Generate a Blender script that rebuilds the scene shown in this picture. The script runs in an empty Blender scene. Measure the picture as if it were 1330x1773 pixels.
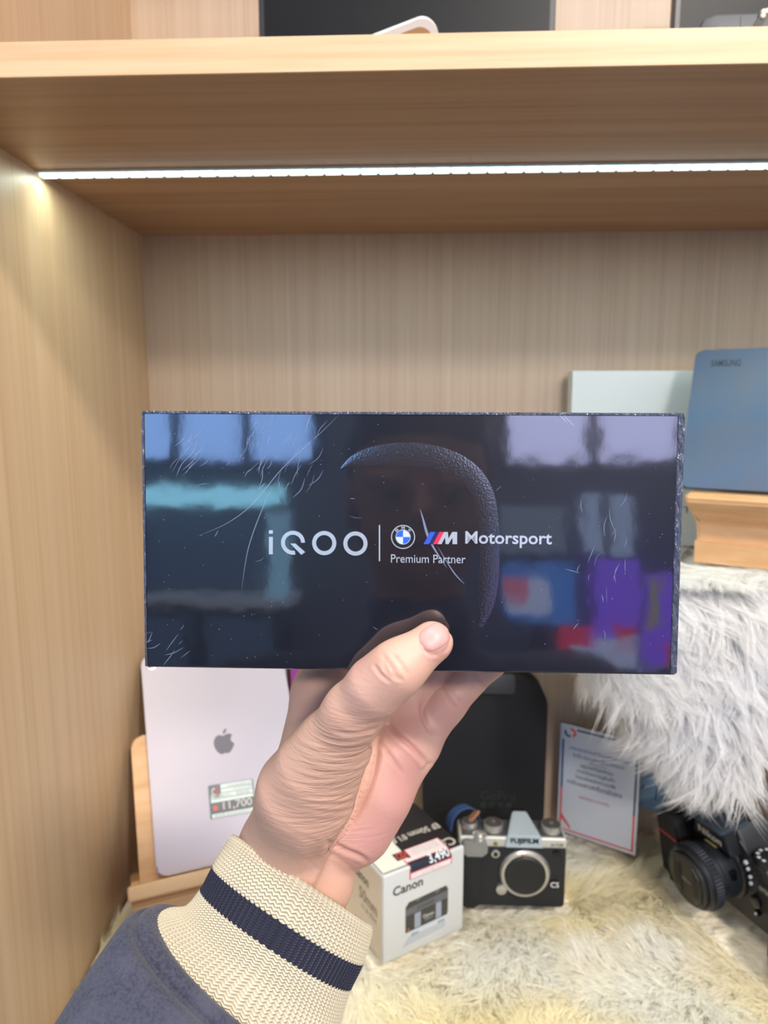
import bpy, bmesh, math, random
import numpy as np
from mathutils import Vector, Matrix
from mathutils.bvhtree import BVHTree
from math import sin, cos, pi, radians
random.seed(7); rng = np.random.default_rng(7)
S = bpy.context.scene
COL = S.collection

# ------------------------------------------------------------------ camera, world, lamps, exposure
FPX = 1229.0
PITCH, YAW = radians(8.6), radians(2.3)
FWD = Vector((-sin(YAW)*cos(PITCH), cos(YAW)*cos(PITCH), -sin(PITCH)))
RGT = Vector((cos(YAW), sin(YAW), 0.0))
UPV = RGT.cross(FWD)
cam_d = bpy.data.cameras.new('camera'); cam = bpy.data.objects.new('camera', cam_d); COL.objects.link(cam)
cam.matrix_world = Matrix((RGT, UPV, -FWD)).transposed().to_4x4()
cam_d.sensor_fit = 'VERTICAL'; cam_d.sensor_height = 24.0
cam_d.lens = FPX*24.0/1773.0
cam_d.clip_start = 0.01; cam_d.clip_end = 50
cam_d.dof.use_dof = True; cam_d.dof.focus_distance = 0.243
cam_d.dof.aperture_fstop = (cam_d.lens/1000)/0.0014
S.camera = cam
S.view_settings.view_transform = 'Standard'
S.view_settings.look = 'None'; S.view_settings.gamma = 1.0
S.view_settings.use_curve_mapping = False
S.view_settings.exposure = 0.27
S.cycles.max_bounces = 8; S.cycles.diffuse_bounces = 4; S.cycles.glossy_bounces = 4
S.cycles.transparent_max_bounces = 8; S.cycles.sample_clamp_indirect = 6
w = bpy.data.worlds.new('shop_air'); S.world = w; w.use_nodes = True
bg = w.node_tree.nodes['Background']; bg.inputs[0].default_value = (0.80, 0.88, 1.0, 1); bg.inputs[1].default_value = 0.62

def area_lamp(name, loc, target, size, power, col):
    d = bpy.data.lights.new(name, 'AREA'); d.shape = 'RECTANGLE'; d.size = size[0]; d.size_y = size[1]
    d.energy = power; d.color = col
    o = bpy.data.objects.new(name, d); COL.objects.link(o); o.location = loc
    o.rotation_euler = (Vector(target)-Vector(loc)).to_track_quat('-Z', 'Y').to_euler()
    return o
area_lamp('ceiling_and_fill_lamp', (0.95, -1.15, 1.58), (0, .6, -.2), (.22, .22), 37, (1.0, .92, .82))
area_lamp('ceiling_and_fill_lamp', (0.75, -2.1, 1.12), (0, .8, 0), (.5, .2), 28, (1.0, .93, .86))
area_lamp('led_strip_glow', (.46, .642, .1952), (.46, .642, -1), (1.56, .006), 1.8, (.86, 1.0, .86))
area_lamp('led_strip_glow', (.46, .642, .692), (.46, .642, -1), (1.56, .006), 1.6, (.92, 1.0, .97))  # lamp of the unseen upper strip, added to brighten the upper bay
area_lamp('ceiling_and_fill_lamp', (-.25, -.15, 1.75), (0, .5, 0), (.8, .5), 16, (1.0, .95, .90))  # fill lamp added overhead to brighten the hand

# ------------------------------------------------------------------ pixel helpers (1330 x 1773 frame)
def ray(x, y): return FWD + RGT*((x-665)/FPX) - UPV*((y-886.5)/FPX)
def P(x, y, d): return ray(x, y)*d
def onY(x, y, Y): r = ray(x, y); return r*(Y/r.y)
def onZ(x, y, Z): r = ray(x, y); return r*(Z/r.z)

# ------------------------------------------------------------------ materials
def lin(c):
    return tuple(((v/255)/12.92 if v <= 10.3 else (((v/255)+.055)/1.055)**2.4) for v in c)+(1,)
MATS = {}
def mat(name, rgb=(200, 200, 200), rough=.5, metal=0, coat=0, coat_rough=.03, spec=.5, ior=1.5, emit=None, estr=0,
        trans=0, sss=0, sheen=0, bump=None, cvar=None, attr=None, alpha=1):
    if name in MATS: return MATS[name]
    m = bpy.data.materials.new(name); m.use_nodes = True; nt = m.node_tree
    b = nt.nodes['Principled BSDF']
    c = lin(rgb)
    b.inputs['Base Color'].default_value = c; b.inputs['Roughness'].default_value = rough
    b.inputs['Metallic'].default_value = metal; b.inputs['Coat Weight'].default_value = coat
    b.inputs['Coat Roughness'].default_value = coat_rough; b.inputs['Specular IOR Level'].default_value = spec
    b.inputs['IOR'].default_value = ior; b.inputs['Transmission Weight'].default_value = trans
    b.inputs['Sheen Weight'].default_value = sheen; b.inputs['Alpha'].default_value = alpha
    if sss:
        b.inputs['Subsurface Weight'].default_value = sss
        b.inputs['Subsurface Radius'].default_value = (1, .35, .2); b.inputs['Subsurface Scale'].default_value = .006
    if emit:
        b.inputs['Emission Color'].default_value = lin(emit); b.inputs['Emission Strength'].default_value = estr
    tc = nt.nodes.new('ShaderNodeTexCoord')
    def noise(scale, vec=(1, 1, 1), detail=4, src='Object'):
        mp = nt.nodes.new('ShaderNodeMapping'); mp.inputs['Scale'].default_value = vec
        nt.links.new(tc.outputs[src], mp.inputs[0])
        n = nt.nodes.new('ShaderNodeTexNoise'); n.inputs['Scale'].default_value = scale; n.inputs['Detail'].default_value = detail
        nt.links.new(mp.outputs[0], n.inputs['Vector']); return n
    col_out = None
    if attr:
        a = nt.nodes.new('ShaderNodeAttribute'); a.attribute_name = attr; col_out = a.outputs['Color']
    if cvar:      # list of (scale, vec, rgb2, amount)
        for (sc, vec, rgb2, lo, hi) in cvar:
            n = noise(sc, vec, 5)
            mr = nt.nodes.new('ShaderNodeMapRange'); mr.inputs[1].default_value = lo; mr.inputs[2].default_value = hi
            nt.links.new(n.outputs['Fac'], mr.inputs[0])
            mx = nt.nodes.new('ShaderNodeMix'); mx.data_type = 'RGBA'
            nt.links.new(mr.outputs[0], mx.inputs[0])
            if col_out: nt.links.new(col_out, mx.inputs[6])
            else: mx.inputs[6].default_value = c
            mx.inputs[7].default_value = lin(rgb2); col_out = mx.outputs[2]
    if col_out: nt.links.new(col_out, b.inputs['Base Color'])
    if bump:      # list of (scale, vec, strength, distance)
        prev = None
        for (sc, vec, st, dist) in bump:
            n = noise(sc, vec, 3)
            bp = nt.nodes.new('ShaderNodeBump'); bp.inputs['Strength'].default_value = st; bp.inputs['Distance'].default_value = dist
            nt.links.new(n.outputs['Fac'], bp.inputs['Height'])
            if prev: nt.links.new(prev.outputs[0], bp.inputs['Normal'])
            prev = bp
        nt.links.new(prev.outputs[0], b.inputs['Normal'])
        if coat: nt.links.new(prev.outputs[0], b.inputs['Coat Normal'])
    MATS[name] = m
    return m
def wood(name, base, dark, light, vec, rough=.45):
    return mat(name, base, rough, spec=.35, cvar=[(1, vec, dark, .40, .70), (1, tuple(v*.31 for v in vec), light, .46, .72),
               (1, tuple(v*2.7 for v in vec), dark, .60, .95)], bump=[(1, vec, .12, .0005)])
W_BACK = wood('pale_laminate_upright_grain', (193, 169, 145), (182, 157, 134), (199, 176, 153), (420, 420, 4.0))
W_SIDE = wood('oak_laminate_upright_grain', (200, 169, 136), (189, 157, 123), (205, 176, 144), (190, 190, 2.4))
W_SHELF = wood('oak_laminate_level_grain', (168, 132, 100), (152, 117, 86), (176, 141, 110), (3.2, 150, 150))
W_EDGE = wood('oak_edge_band', (226, 190, 148), (208, 170, 126), (232, 200, 160), (6, 200, 210))
W_STAND = wood('beech_wood', (222, 178, 130), (204, 156, 106), (232, 192, 146), (14, 60, 60))
BLACK_PL = mat('black_plastic', (22, 22, 25), .42, bump=[(900, (1, 1, 1), .15, .0003)])
BLACK_GL = mat('black_gloss_plastic', (14, 15, 18), .16)
BLACK_MAT = mat('black_matte', (17, 17, 19), .75)
SILVER = mat('silver_metal', (205, 203, 198), .32, metal=.85)
CHROME = mat('bright_metal', (220, 220, 220), .18, metal=1)
WHITE_PR = mat('white_print', (235, 235, 235), .5)
BLACK_PR = mat('black_print', (25, 25, 28), .5)
RED_PR = mat('red_print', (214, 52, 52), .5)

# ------------------------------------------------------------------ mesh helpers
class Frame:
    def __init__(s, o, u, v, n=None):
        s.o = Vector(o); s.u = Vector(u).normalized(); s.v = Vector(v).normalized()
        s.n = Vector(n).normalized() if n is not None else s.u.cross(s.v)
    def at(s, a, b, c=0.0): return s.o + s.u*a + s.v*b + s.n*c
FRONT = Frame((0, 0, 0), (1, 0, 0), (0, 0, 1))          # local x right, z up, out towards -y

def link(name, me, m, parent=None, smooth=None):
    me.name = name
    if m: me.materials.append(m)
    if smooth is not None:
        me.shade_smooth()
        if smooth < 180: me.set_sharp_from_angle(angle=radians(smooth))
    o = bpy.data.objects.new(name, me); COL.objects.link(o)
    if parent is not None: o.parent = parent
    return o
def meshobj(name, vs, fs, m, parent=None, smooth=None, fix=False):
    me = bpy.data.meshes.new(name); me.from_pydata([tuple(v) for v in vs], [], fs); me.update()
    if fix:
        bm = bmesh.new(); bm.from_mesh(me); bmesh.ops.recalc_face_normals(bm, faces=bm.faces); bm.to_mesh(me); bm.free()
    return link(name, me, m, parent, smooth)
def bmobj(name, bm, m, parent=None, smooth=20):
    bmesh.ops.recalc_face_normals(bm, faces=bm.faces)
    me = bpy.data.meshes.new(name); bm.to_mesh(me); bm.free()
    return link(name, me, m, parent, smooth)
def prism(bm, pts, fr, w0, w1, bevel=0, seg=2):
    """closed 2-D outline pushed from w0 to w1 along the frame normal (w1 is the outer face)"""
    a = [bm.verts.new(fr.at(x, y, w0)) for x, y in pts]; b = [bm.verts.new(fr.at(x, y, w1)) for x, y in pts]
    n = len(pts)
    bm.faces.new(a); top = bm.faces.new(b)
    for i in range(n): bm.faces.new((a[i], a[(i+1) % n], b[(i+1) % n], b[i]))
    if bevel:
        bmesh.ops.bevel(bm, geom=list(top.edges), offset=bevel, segments=seg, profile=.5, affect='EDGES')
def rrect(x0, x1, y0, y1, r, k=6):
    pts = []
    for cx, cy, a0 in ((x1-r, y1-r, 0), (x0+r, y1-r, pi/2), (x0+r, y0+r, pi), (x1-r, y0+r, 1.5*pi)):
        for i in range(k+1):
            a = a0+pi/2*i/k; pts.append((cx+r*cos(a), cy+r*sin(a)))
    return pts
def box(bm, x0, x1, y0, y1, z0, z1, bevel=0, seg=2):
    vs = [bm.verts.new((x, y, z)) for x in (x0, x1) for y in (y0, y1) for z in (z0, z1)]
    fs = [bm.faces.new([vs[i] for i in q]) for q in ((0, 1, 3, 2), (4, 6, 7, 5), (0, 4, 5, 1), (2, 3, 7, 6), (0, 2, 6, 4), (1, 5, 7, 3))]
    if bevel:
        es = set(e for f in fs for e in f.edges)
        bmesh.ops.bevel(bm, geom=list(es), offset=bevel, segments=seg, profile=.5, affect='EDGES')
def boxobj(name, x0, x1, y0, y1, z0, z1, m, parent=None, bevel=0, seg=2):
    bm = bmesh.new(); box(bm, x0, x1, y0, y1, z0, z1, bevel, seg); return bmobj(name, bm, m, parent)
def flat(name, pts, fr, m, parent, w0=0, th=.0003, bevel=0):
    bm = bmesh.new(); prism(bm, pts, fr, w0, w0+th, bevel); return bmobj(name, bm, m, parent)
def rect(x0, x1, y0, y1): return [(x0, y0), (x1, y0), (x1, y1), (x0, y1)]
def lathe(bm, prof, fr, cx=0, cy=0, n=48, a0=0, a1=2*pi, close=True, ribs=0, ribd=0, ribr=None):
    """prof = [(radius, height along normal)], ends on the axis are capped"""
    full = abs(a1-a0-2*pi) < 1e-6; cols = n if full else n+1
    rings = []
    for j, (r, h) in enumerate(prof):
        ring = []
        for i in range(cols):
            a = a0+(a1-a0)*i/n; rr = r
            if ribs and ribr and ribr[0] <= j <= ribr[1]: rr = r-(ribd if (i % 2) else 0)
            ring.append(bm.verts.new(fr.at(cx+rr*cos(a), cy+rr*sin(a), h)))
        rings.append(ring)
    for j in range(len(prof)-1):
        for i in range(n):
            bm.faces.new((rings[j][i], rings[j][(i+1) % cols], rings[j+1][(i+1) % cols], rings[j+1][i]))
    if close:
        bm.faces.new(rings[0]); bm.faces.new(rings[-1])
def latheobj(name, prof, fr, m, parent, cx=0, cy=0, n=48, smooth=35, **k):
    bm = bmesh.new(); lathe(bm, prof, fr, cx, cy, n, **k); return bmobj(name, bm, m, parent, smooth)
def annulus(name, cx, cy, r0, r1, fr, m, parent, w0=0, th=.0003, a0=0, a1=2*pi, n=48):
    bm = bmesh.new()
    full = abs(a1-a0-2*pi) < 1e-6; cols = n if full else n+1
    L = []
    for i in range(cols):
        a = a0+(a1-a0)*i/n
        L.append([bm.verts.new(fr.at(cx+r*cos(a), cy+r*sin(a), h)) for r, h in ((r0, w0), (r1, w0), (r1, w0+th), (r0, w0+th))])
    for i in range(n):
        A, B = L[i], L[(i+1) % cols]
        for k in range(4): bm.faces.new((A[k], B[k], B[(k+1) % 4], A[(k+1) % 4]))
    if not full: bm.faces.new(L[0]); bm.faces.new(L[-1])
    return bmobj(name, bm, m, parent)
def tube(name, pts, r, m, parent, n=8, flatten=1, closed_ends=True):
    bm = bmesh.new(); pts = [Vector(p) for p in pts]; rings = []
    for i, p in enumerate(pts):
        t = (pts[min(i+1, len(pts)-1)]-pts[max(i-1, 0)]).normalized()
        s = t.cross(Vector((0, 0, 1)));  s = s.normalized() if s.length > 1e-4 else Vector((1, 0, 0))
        q = s.cross(t); rr = r[i] if isinstance(r, (list, tuple)) else r
        rings.append([bm.verts.new(p+s*rr*cos(2*pi*k/n)*flatten+q*rr*sin(2*pi*k/n)) for k in range(n)])
    for a, b in zip(rings, rings[1:]):
        for k in range(n): bm.faces.new((a[k], a[(k+1) % n], b[(k+1) % n], b[k]))
    if closed_ends: bm.faces.new(rings[0]); bm.faces.new(rings[-1])
    return bmobj(name, bm, m, parent, 60)
def text(name, s, fr, m, parent, x0, x1, y0, y1, w0=0, th=.0002, bold=0, shear=0, flip=False):
    cu = bpy.data.curves.new('t', 'FONT'); cu.body = s; cu.size = 1; cu.offset = bold; cu.shear = shear
    cu.resolution_u = 3; cu.extrude = .02; cu.space_character = 1.0
    o = bpy.data.objects.new('t', cu); COL.objects.link(o)
    dg = bpy.context.evaluated_depsgraph_get(); me = bpy.data.meshes.new_from_object(o.evaluated_get(dg))
    bpy.data.objects.remove(o); bpy.data.curves.remove(cu)
    n = len(me.vertices); co = np.empty(n*3, np.float32); me.vertices.foreach_get('co', co); co = co.reshape(-1, 3)
    a, b = co.min(0), co.max(0); t = (co-a)/np.maximum(b-a, 1e-6)
    if flip: t[:, 0] = 1-t[:, 0]; t[:, 1] = 1-t[:, 1]
    out = [fr.at(x0+(x1-x0)*p[0], y0+(y1-y0)*p[1], w0+th*p[2]) for p in t]
    me.vertices.foreach_set('co', np.array(out, np.float32).ravel()); me.update()
    me.materials.clear()
    return link(name, me, m, parent)

def tag(o, label, cat, group=None):
    o['label'] = label; o['category'] = cat
    if group: o['group'] = group
    return o
def thing(name, label, cat, M, group=None):
    o = bpy.data.objects.new(name, None); COL.objects.link(o); o.empty_display_size = .02
    o.matrix_world = M; return tag(o, label, cat, group)
def basis(o, x, y, z):
    m = Matrix((Vector(x).normalized(), Vector(y).normalized(), Vector(z).normalized())).transposed().to_4x4()
    m.translation = Vector(o); return m
def yawM(o, a):      # local x turned by a about z (a>0: right end goes back)
    return basis(o, (cos(a), sin(a), 0), (-sin(a), cos(a), 0), (0, 0, 1))
def structure(o): o['kind'] = 'structure'; return o
def stuff(o): o['kind'] = 'stuff'; return o

# ================================================================== THE SHOP BEHIND THE CAMERA (seen mirrored in the glossy box)
SHOP_W = mat('shop_wall_paint', (112, 116, 130), .7, bump=[(40, (1, 1, 1), .1, .002)])
structure(boxobj('wall_rear', -3.2, 3.2, -2.75, -2.65, -1.45, 1.9, SHOP_W))
structure(boxobj('floor', -3.2, 3.2, -2.75, 1.4, -1.5, -1.45, mat('shop_floor_tile', (120, 116, 112), .3, cvar=[(3, (1, 1, 1), (104, 100, 98), .4, .7)])))
FR_D = mat('dark_window_frame', (28, 29, 33), .4)
def pane_mat(name, rgb, s): return mat(name, (20, 20, 20), .3, emit=rgb, estr=s)
SKYB = pane_mat('daylit_window_blue', (128, 168, 232), 5.5)
SKYL = pane_mat('daylit_window_lavender', (186, 190, 236), 4.6)
def window(name, x0, x1, z0, z1, nx, m):
    f = bmesh.new(); t = .025; box(f, x0-t, x1+t, -2.649, -2.60, z1, z1+t*2); box(f, x0-t, x1+t, -2.649, -2.60, z0-t*2, z0)
    for i in range(nx+1):
        x = x0+(x1-x0)*i/nx; box(f, x-t, x+t, -2.649, -2.60, z0, z1)
    fo = structure(bmobj(name, f, FR_D))
    for i in range(nx):
        a = x0+(x1-x0)*i/nx+t; b = x0+(x1-x0)*(i+1)/nx-t
        boxobj('pane', a, b, -2.645, -2.635, z0, z1, m, fo)
structure_windows = [('window_1', -1.62, -.36, .27, 1.30, 4, SKYB), ('window_2', .46, 1.62, .27, 1.30, 3, SKYL)]
for a in structure_windows: window(*a)
LPN = mat('dim_blue_added_glow', (60, 70, 86), .3, emit=(70, 92, 124), estr=.9)  # dim glowing panels added to fill mid-tones in the box reflection
ro = thing('lit_counter', 'dark shop counter with cyan lit shelves behind the photographer', 'counter', yawM((-.85, -2.35, -1.449), 0))
boxobj('counter_body', -.7, .42, -.15, .15, 0, 1.12, mat('dark_counter', (34, 36, 44), .25), ro, .01)
boxobj('counter_top', -.74, .44, -.17, .17, 1.12, 1.15, mat('pale_counter_top', (190, 196, 205), .2, emit=(150, 160, 180), estr=.5), ro, .005)
boxobj('light_tube', -.28, .40, .10, .12, 1.50, 1.575, mat('cyan_tube', (20, 20, 20), .3, emit=(135, 205, 235), estr=5.0), ro)
boxobj('light_tube', -.70, -.34, .10, .12, 1.53, 1.60, MATS['cyan_tube'], ro)
boxobj('lit_post', .34, .43, .10, .12, 1.15, 1.47, mat('pale_lit_post', (20, 20, 20), .3, emit=(120, 165, 195), estr=2.6), ro)
for a_ in (-.68, -.20, .12): boxobj('added_glow_panel', a_, a_+.26, .151, .156, .72, 1.08, LPN, ro)
for a_, b_ in ((-.68, -.34), (-.20, .28)): boxobj('added_rear_glow', a_, b_, -.11, -.10, 1.17, 1.46, LPN, ro)
boxobj('post', -.30, -.24, .08, .13, 1.12, 2.2, FR_D, ro)
def signm(name, rgb, s=2.4): return mat(name, (20, 20, 20), .4, emit=rgb, estr=s)  # posters and panels made to glow, standing in for shop light on them
def hoarding(name, label, x0, x1, z0, z1, m, extra=(), y=-2.42):
    t = thing(name, label, 'sign', yawM(((x0+x1)/2, y, z0), 0)); w2 = (x1-x0)/2
    boxobj('board', -w2, w2, -.01, .01, 0, z1-z0, m, t, .004)
    for i, (a, b, c, d, mm) in enumerate(extra): boxobj('colour_patch', a, b, .0101, .014, c, d, mm, t)
    boxobj('foot', -.02, .02, -.03, -.012, -(z0+1.449), .1, FR_D, t)
PUR = signm('purple_sign', (98, 62, 190), 3.6); WHT = signm('white_sign', (170, 185, 225), 2.2); REDS = signm('red_sign', (196, 40, 70), 2.2)
BLU = signm('blue_sign', (50, 110, 190), 2.6); YEL = signm('olive_sign', (150, 150, 60), 1.8); GRY = signm('grey_glow_panel', (105, 120, 140), 2.0)
hoarding('poster_given_glow', 'purple poster board given its own glow, with white and red foot, behind the photographer', .77, .97, -.60, -.15, PUR, [(-.10, .10, 0, .14, WHT), (-.02, .09, .05, .20, REDS)])
hoarding('poster_given_glow', 'wider purple poster given its own glow, with a yellow mark, behind the photographer', .99, 1.22, -.60, -.20, PUR, [(-.10, -.05, .17, .38, YEL), (-.02, .10, .02, .10, REDS), (-.11, .11, 0, .02, GRY)])
hoarding('poster_given_glow', 'blue and white poster given its own glow, with red patch, behind the photographer', .42, .72, -.40, -.18, BLU, [(-.14, .04, .03, .18, WHT), (-.14, -.05, .08, .18, REDS)])
hoarding('poster_given_glow', 'grey display panel given its own glow behind the photographer', .42, .70, -.14, .06, GRY, y=-2.47)
hoarding('poster_given_glow', 'narrow white display column given its own glow behind the photographer', .76, .95, -.13, .11, signm('pale_column', (140, 160, 195), 2.6), [(-.02, .01, 0, .24, FR_D)], y=-2.47)
hoarding('poster_given_glow', 'red and white poster given its own glow, low down behind the photographer', .66, .80, -.62, -.42, REDS, [(-.02, .07, 0, .1, WHT)], y=-2.5)

# ================================================================== DISPLAY CABINET
XL, YB, YF, ZS, ZT = -.3265, .880, .464, .200, .2195
cab = thing('display_cabinet', 'oak laminate open display cabinet holding all the goods on its shelves', 'cabinet', yawM((0, .66, -1.449), 0))
def cabpart(name, x0, x1, y0, y1, z0, z1, m, bevel=0):
    return boxobj(name, x0, x1, y0-.66, y1-.66, z0+1.449, z1+1.449, m, cab, bevel)
cabpart('back_panel', XL, 1.3, YB, YB+.018, -1.40, 1.2, W_BACK)
cabpart('side_panel', XL-.020, XL, YF, YB+.018, -1.449, 1.2, W_SIDE)
cabpart('side_panel', 1.3, 1.32, YF, YB+.018, -1.449, 1.2, W_SIDE)
cabpart('shelf_board', XL, 1.3, YF+.0012, YB, ZS, ZT, W_SHELF)
cabpart('edge_band', XL-.02, 1.32, YF-.0005, YF+.0012, ZS-.0002, ZT+.0002, W_EDGE)
cabpart('shelf_board', XL, 1.3, YF+.0012, YB, .70, .72, W_SHELF)
cabpart('shelf_board', XL, 1.3, YF+.0012, YB, -.600, -.580, W_SHELF)
cabpart('base_front', XL, 1.3, YF+.01, YF+.03, -1.449, -.600, W_SIDE)

strip = thing('led_strip', 'glowing cool white led strip across the shelf underside', 'light', yawM((0, .642, ZS), 0))
boxobj('strip_channel', XL+.001, 1.25, -.006, .006, -.0022, -.0003, mat('led_tape', (225, 235, 235), .5), strip)
LEDM = mat('led_emitter', (255, 255, 255), .4, emit=(205, 244, 250), estr=2.6)
bm0 = bmesh.new(); box(bm0, -.0070, .0070, -.0038, .0038, -.0046, -.0022, .0011, 2)
led0 = bmobj('led_chip', bm0, LEDM, strip)
nled = int((1.25-XL)/.0155)
for i in range(nled):
    o = led0 if i == 0 else led0.copy()
    if i: COL.objects.link(o)
    o.parent = strip; o.location = (XL+.009+i*.0155, 0, 0)
# unseen strip added under the topmost board to light the upper bay
added_strip = thing('led_strip', 'cool white led strip above the frame, unseen and added to light the upper bay', 'light', yawM((0, .642, .70), 0))
boxobj('strip_channel', XL+.001, 1.25, -.006, .006, -.0022, -.0003, MATS['led_tape'], added_strip)
boxobj('added_light_bar', XL+.003, 1.24, -.004, .004, -.007, -.0022, mat('added_led_bar', (255, 255, 255), .4, emit=(225, 244, 250), estr=3), added_strip)

# ================================================================== FUR
def set_strand_colour(o, cols):
    me = o.data; a = me.color_attributes.new('tint', 'FLOAT_COLOR', 'POINT')
    a.data.foreach_set('color', np.asarray(cols, np.float32).ravel())
def vnoise(p, scale, seed):
    """cheap smooth value noise, p (N,2)"""
    q = p*scale; i = np.floor(q).astype(int); f_ = q-i; f_ = f_*f_*(3-2*f_)
    def h(a, b):
        v = np.sin(a*127.1+b*311.7+seed*74.7)*43758.5453; return v-np.floor(v)
    a, b = i[:, 0], i[:, 1]
    return (h(a, b)*(1-f_[:, 0])+h(a+1, b)*f_[:, 0])*(1-f_[:, 1])+(h(a, b+1)*(1-f_[:, 0])+h(a+1, b+1)*f_[:, 0])*f_[:, 1]
def fur(name, roots, normals, flow, length, width, m, parent, cols, per=12, spread=.005, segs=4, gravity=0.0, curl=.3, clamp=None, keep=None):
    """roots = clump centres; every clump is `per` tapering strands that close on a common tip"""
    n = len(roots); N = n*per
    idx = np.repeat(np.arange(n), per)
    nr = normals[idx]; fl = flow[idx]
    t1 = np.cross(nr, fl); t1 /= np.linalg.norm(t1, axis=1)[:, None]+1e-9
    t2 = np.cross(t1, nr)
    off = rng.normal(0, spread, (N, 2))
    root = roots[idx]+t1*off[:, :1]+t2*off[:, 1:]
    L = length[idx]*rng.uniform(.65, 1.15, N)
    cl = rng.normal(0, curl, n)[idx][:, None]
    tip = roots[idx]+(fl*.95+nr*.30+t1*cl)*L[:, None]+rng.normal(0, spread*.45, (N, 3))
    tip[:, 2] -= gravity*L
    mid = root*.5+tip*.5+nr*(L*.30)[:, None]+t1*(cl*-.25*L[:, None])
    vs = np.empty((N, segs*2+1, 3)); ws = width*rng.uniform(.7, 1.3, N)
    for k in range(segs+1):
        t = k/segs
        p = root*(1-t)**2+mid*(2*t*(1-t))+tip*t*t
        if k == segs: vs[:, 2*k] = p; continue
        d = (mid-root)*(1-t)+(tip-mid)*t
        sd = np.cross(d, nr)+rng.normal(0, .3, (N, 1))*np.linalg.norm(d, axis=1)[:, None]*nr
        sd /= np.linalg.norm(sd, axis=1)[:, None]+1e-9
        wd = (ws*(1-.75*t))[:, None]*.5
        vs[:, 2*k] = p-sd*wd; vs[:, 2*k+1] = p+sd*wd
    per_v = segs*2+1
    if keep is not None:
        kk_ = keep(vs[:, 4])&keep(vs[:, -1])&keep(vs[:, 0]); vs = vs[kk_]; idx = idx[kk_]; N = len(idx)
    base = (np.arange(N)*per_v)[:, None]
    quads = []
    for k in range(segs-1): quads.append(base+np.array([[2*k, 2*k+1, 2*k+3, 2*k+2]]))
    quads = np.stack(quads, 1).reshape(-1, 4)
    tris = (base+np.array([[2*segs-2, 2*segs-1, 2*segs]])).reshape(-1, 3)
    me = bpy.data.meshes.new(name)
    vs = np.asarray(vs); V = vs.reshape(-1, 3); V = np.minimum(np.maximum(V, np.array(clamp[0])), np.array(clamp[1])) if clamp else V; nq, nt_ = len(quads), len(tris)
    me.vertices.add(len(V)); me.vertices.foreach_set('co', V.astype(np.float32).ravel())
    me.loops.add(nq*4+nt_*3); me.loops.foreach_set('vertex_index', np.concatenate([quads.ravel(), tris.ravel()]).astype(np.int32))
    me.polygons.add(nq+nt_)
    me.polygons.foreach_set('loop_start', np.concatenate([np.arange(nq)*4, nq*4+np.arange(nt_)*3]).astype(np.int32))
    me.update(calc_edges=True)
    o = link(name, me, m, parent); me.shade_smooth()
    c = np.repeat(cols[idx]*rng.uniform(.9, 1.06, (N, 1)), per_v, 0); c = np.clip(c, 0, 1)
    set_strand_colour(o, np.concatenate([c, np.ones((len(c), 1))], 1))
    return stuff(o)
FUR_MAT = mat('fleece_fibre', (235, 225, 200), .75, spec=.2, sheen=.1, attr='tint')
nt_ = FUR_MAT.node_tree; _b = nt_.nodes['Principled BSDF']; _tr = nt_.nodes.new('ShaderNodeBsdfTranslucent'); _mx = nt_.nodes.new('ShaderNodeMixShader')
_mx.inputs[0].default_value = .42; _at = [n for n in nt_.nodes if n.type == 'ATTRIBUTE'][0]
nt_.links.new(_at.outputs['Color'], _tr.inputs[0]); nt_.links.new(_b.outputs[0], _mx.inputs[1]); nt_.links.new(_tr.outputs[0], _mx.inputs[2]); nt_.links.new(_mx.outputs[0], nt_.nodes['Material Output'].inputs[0])
def grid_mesh(name, f, nu, nv, m, parent, smooth=180):
    vs = [f(i/(nu-1), j/(nv-1)) for j in range(nv) for i in range(nu)]
    fs = [(j*nu+i, j*nu+i+1, (j+1)*nu+i+1, (j+1)*nu+i) for j in range(nv-1) for i in range(nu-1)]
    return meshobj(name, vs, fs, m, parent, smooth)

# --- cream sheepskin over the lower board
ZR = -.558
rug = thing('sheepskin_rug', 'cream and yellow long sheepskin covering the lower shelf', 'rug', yawM((.1, .66, -.58), 0))
def rug_h(x, y):
    p = np.stack([np.atleast_1d(x), np.atleast_1d(y)], 1)
    return (vnoise(p, 14, 1)-.5)*.012+(vnoise(p, 5, 2)-.5)*.012
NX, NY = 90, 44
vs = []; fs = []
for j in range(NY):
    for i in range(NX):
        x = XL+.004+(.95)*i/(NX-1); y = .468+(.876-.468)*j/(NY-1)
        vs.append((x-.1, y-.66, ZR+float(rug_h(x, y)[0])+.58-.004))
top = len(vs)
vs += [(v[0], v[1], .0005) for v in vs]
for j in range(NY-1):
    for i in range(NX-1):
        a = j*NX+i; fs.append((a, a+1, a+NX+1, a+NX)); fs.append((top+a, top+a+NX, top+a+NX+1, top+a+1))
rim = [i for i in range(NX)]+[j*NX+NX-1 for j in range(1, NY)]+[(NY-1)*NX+i for i in range(NX-2, -1, -1)]+[j*NX for j in range(NY-2, 0, -1)]
for a, b in zip(rim, rim[1:]+rim[:1]): fs.append((b, a, top+a, top+b))
meshobj('hide', vs, fs, mat('sheepskin_hide', (252, 240, 208), .9, cvar=[(16, (1, 1, 1), (252, 246, 228), .4, .6)], bump=[(90, (1, 1, 1), .6, .01)]), rug, 50, fix=True)
FOOT = []      # footprints kept free of strands: (centre, half x, half y, yaw)
def free_of(x, y, marg=.0):
    ok = np.ones(len(x), bool)
    for (cx, cy, hx, hy, a) in FOOT:
        dx, dy = x-cx, y-cy; u = dx*cos(a)+dy*sin(a); v = -dx*sin(a)+dy*cos(a)
        ok &= ~((np.abs(u) < hx+marg) & (np.abs(v) < hy+marg))
    return ok

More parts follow.
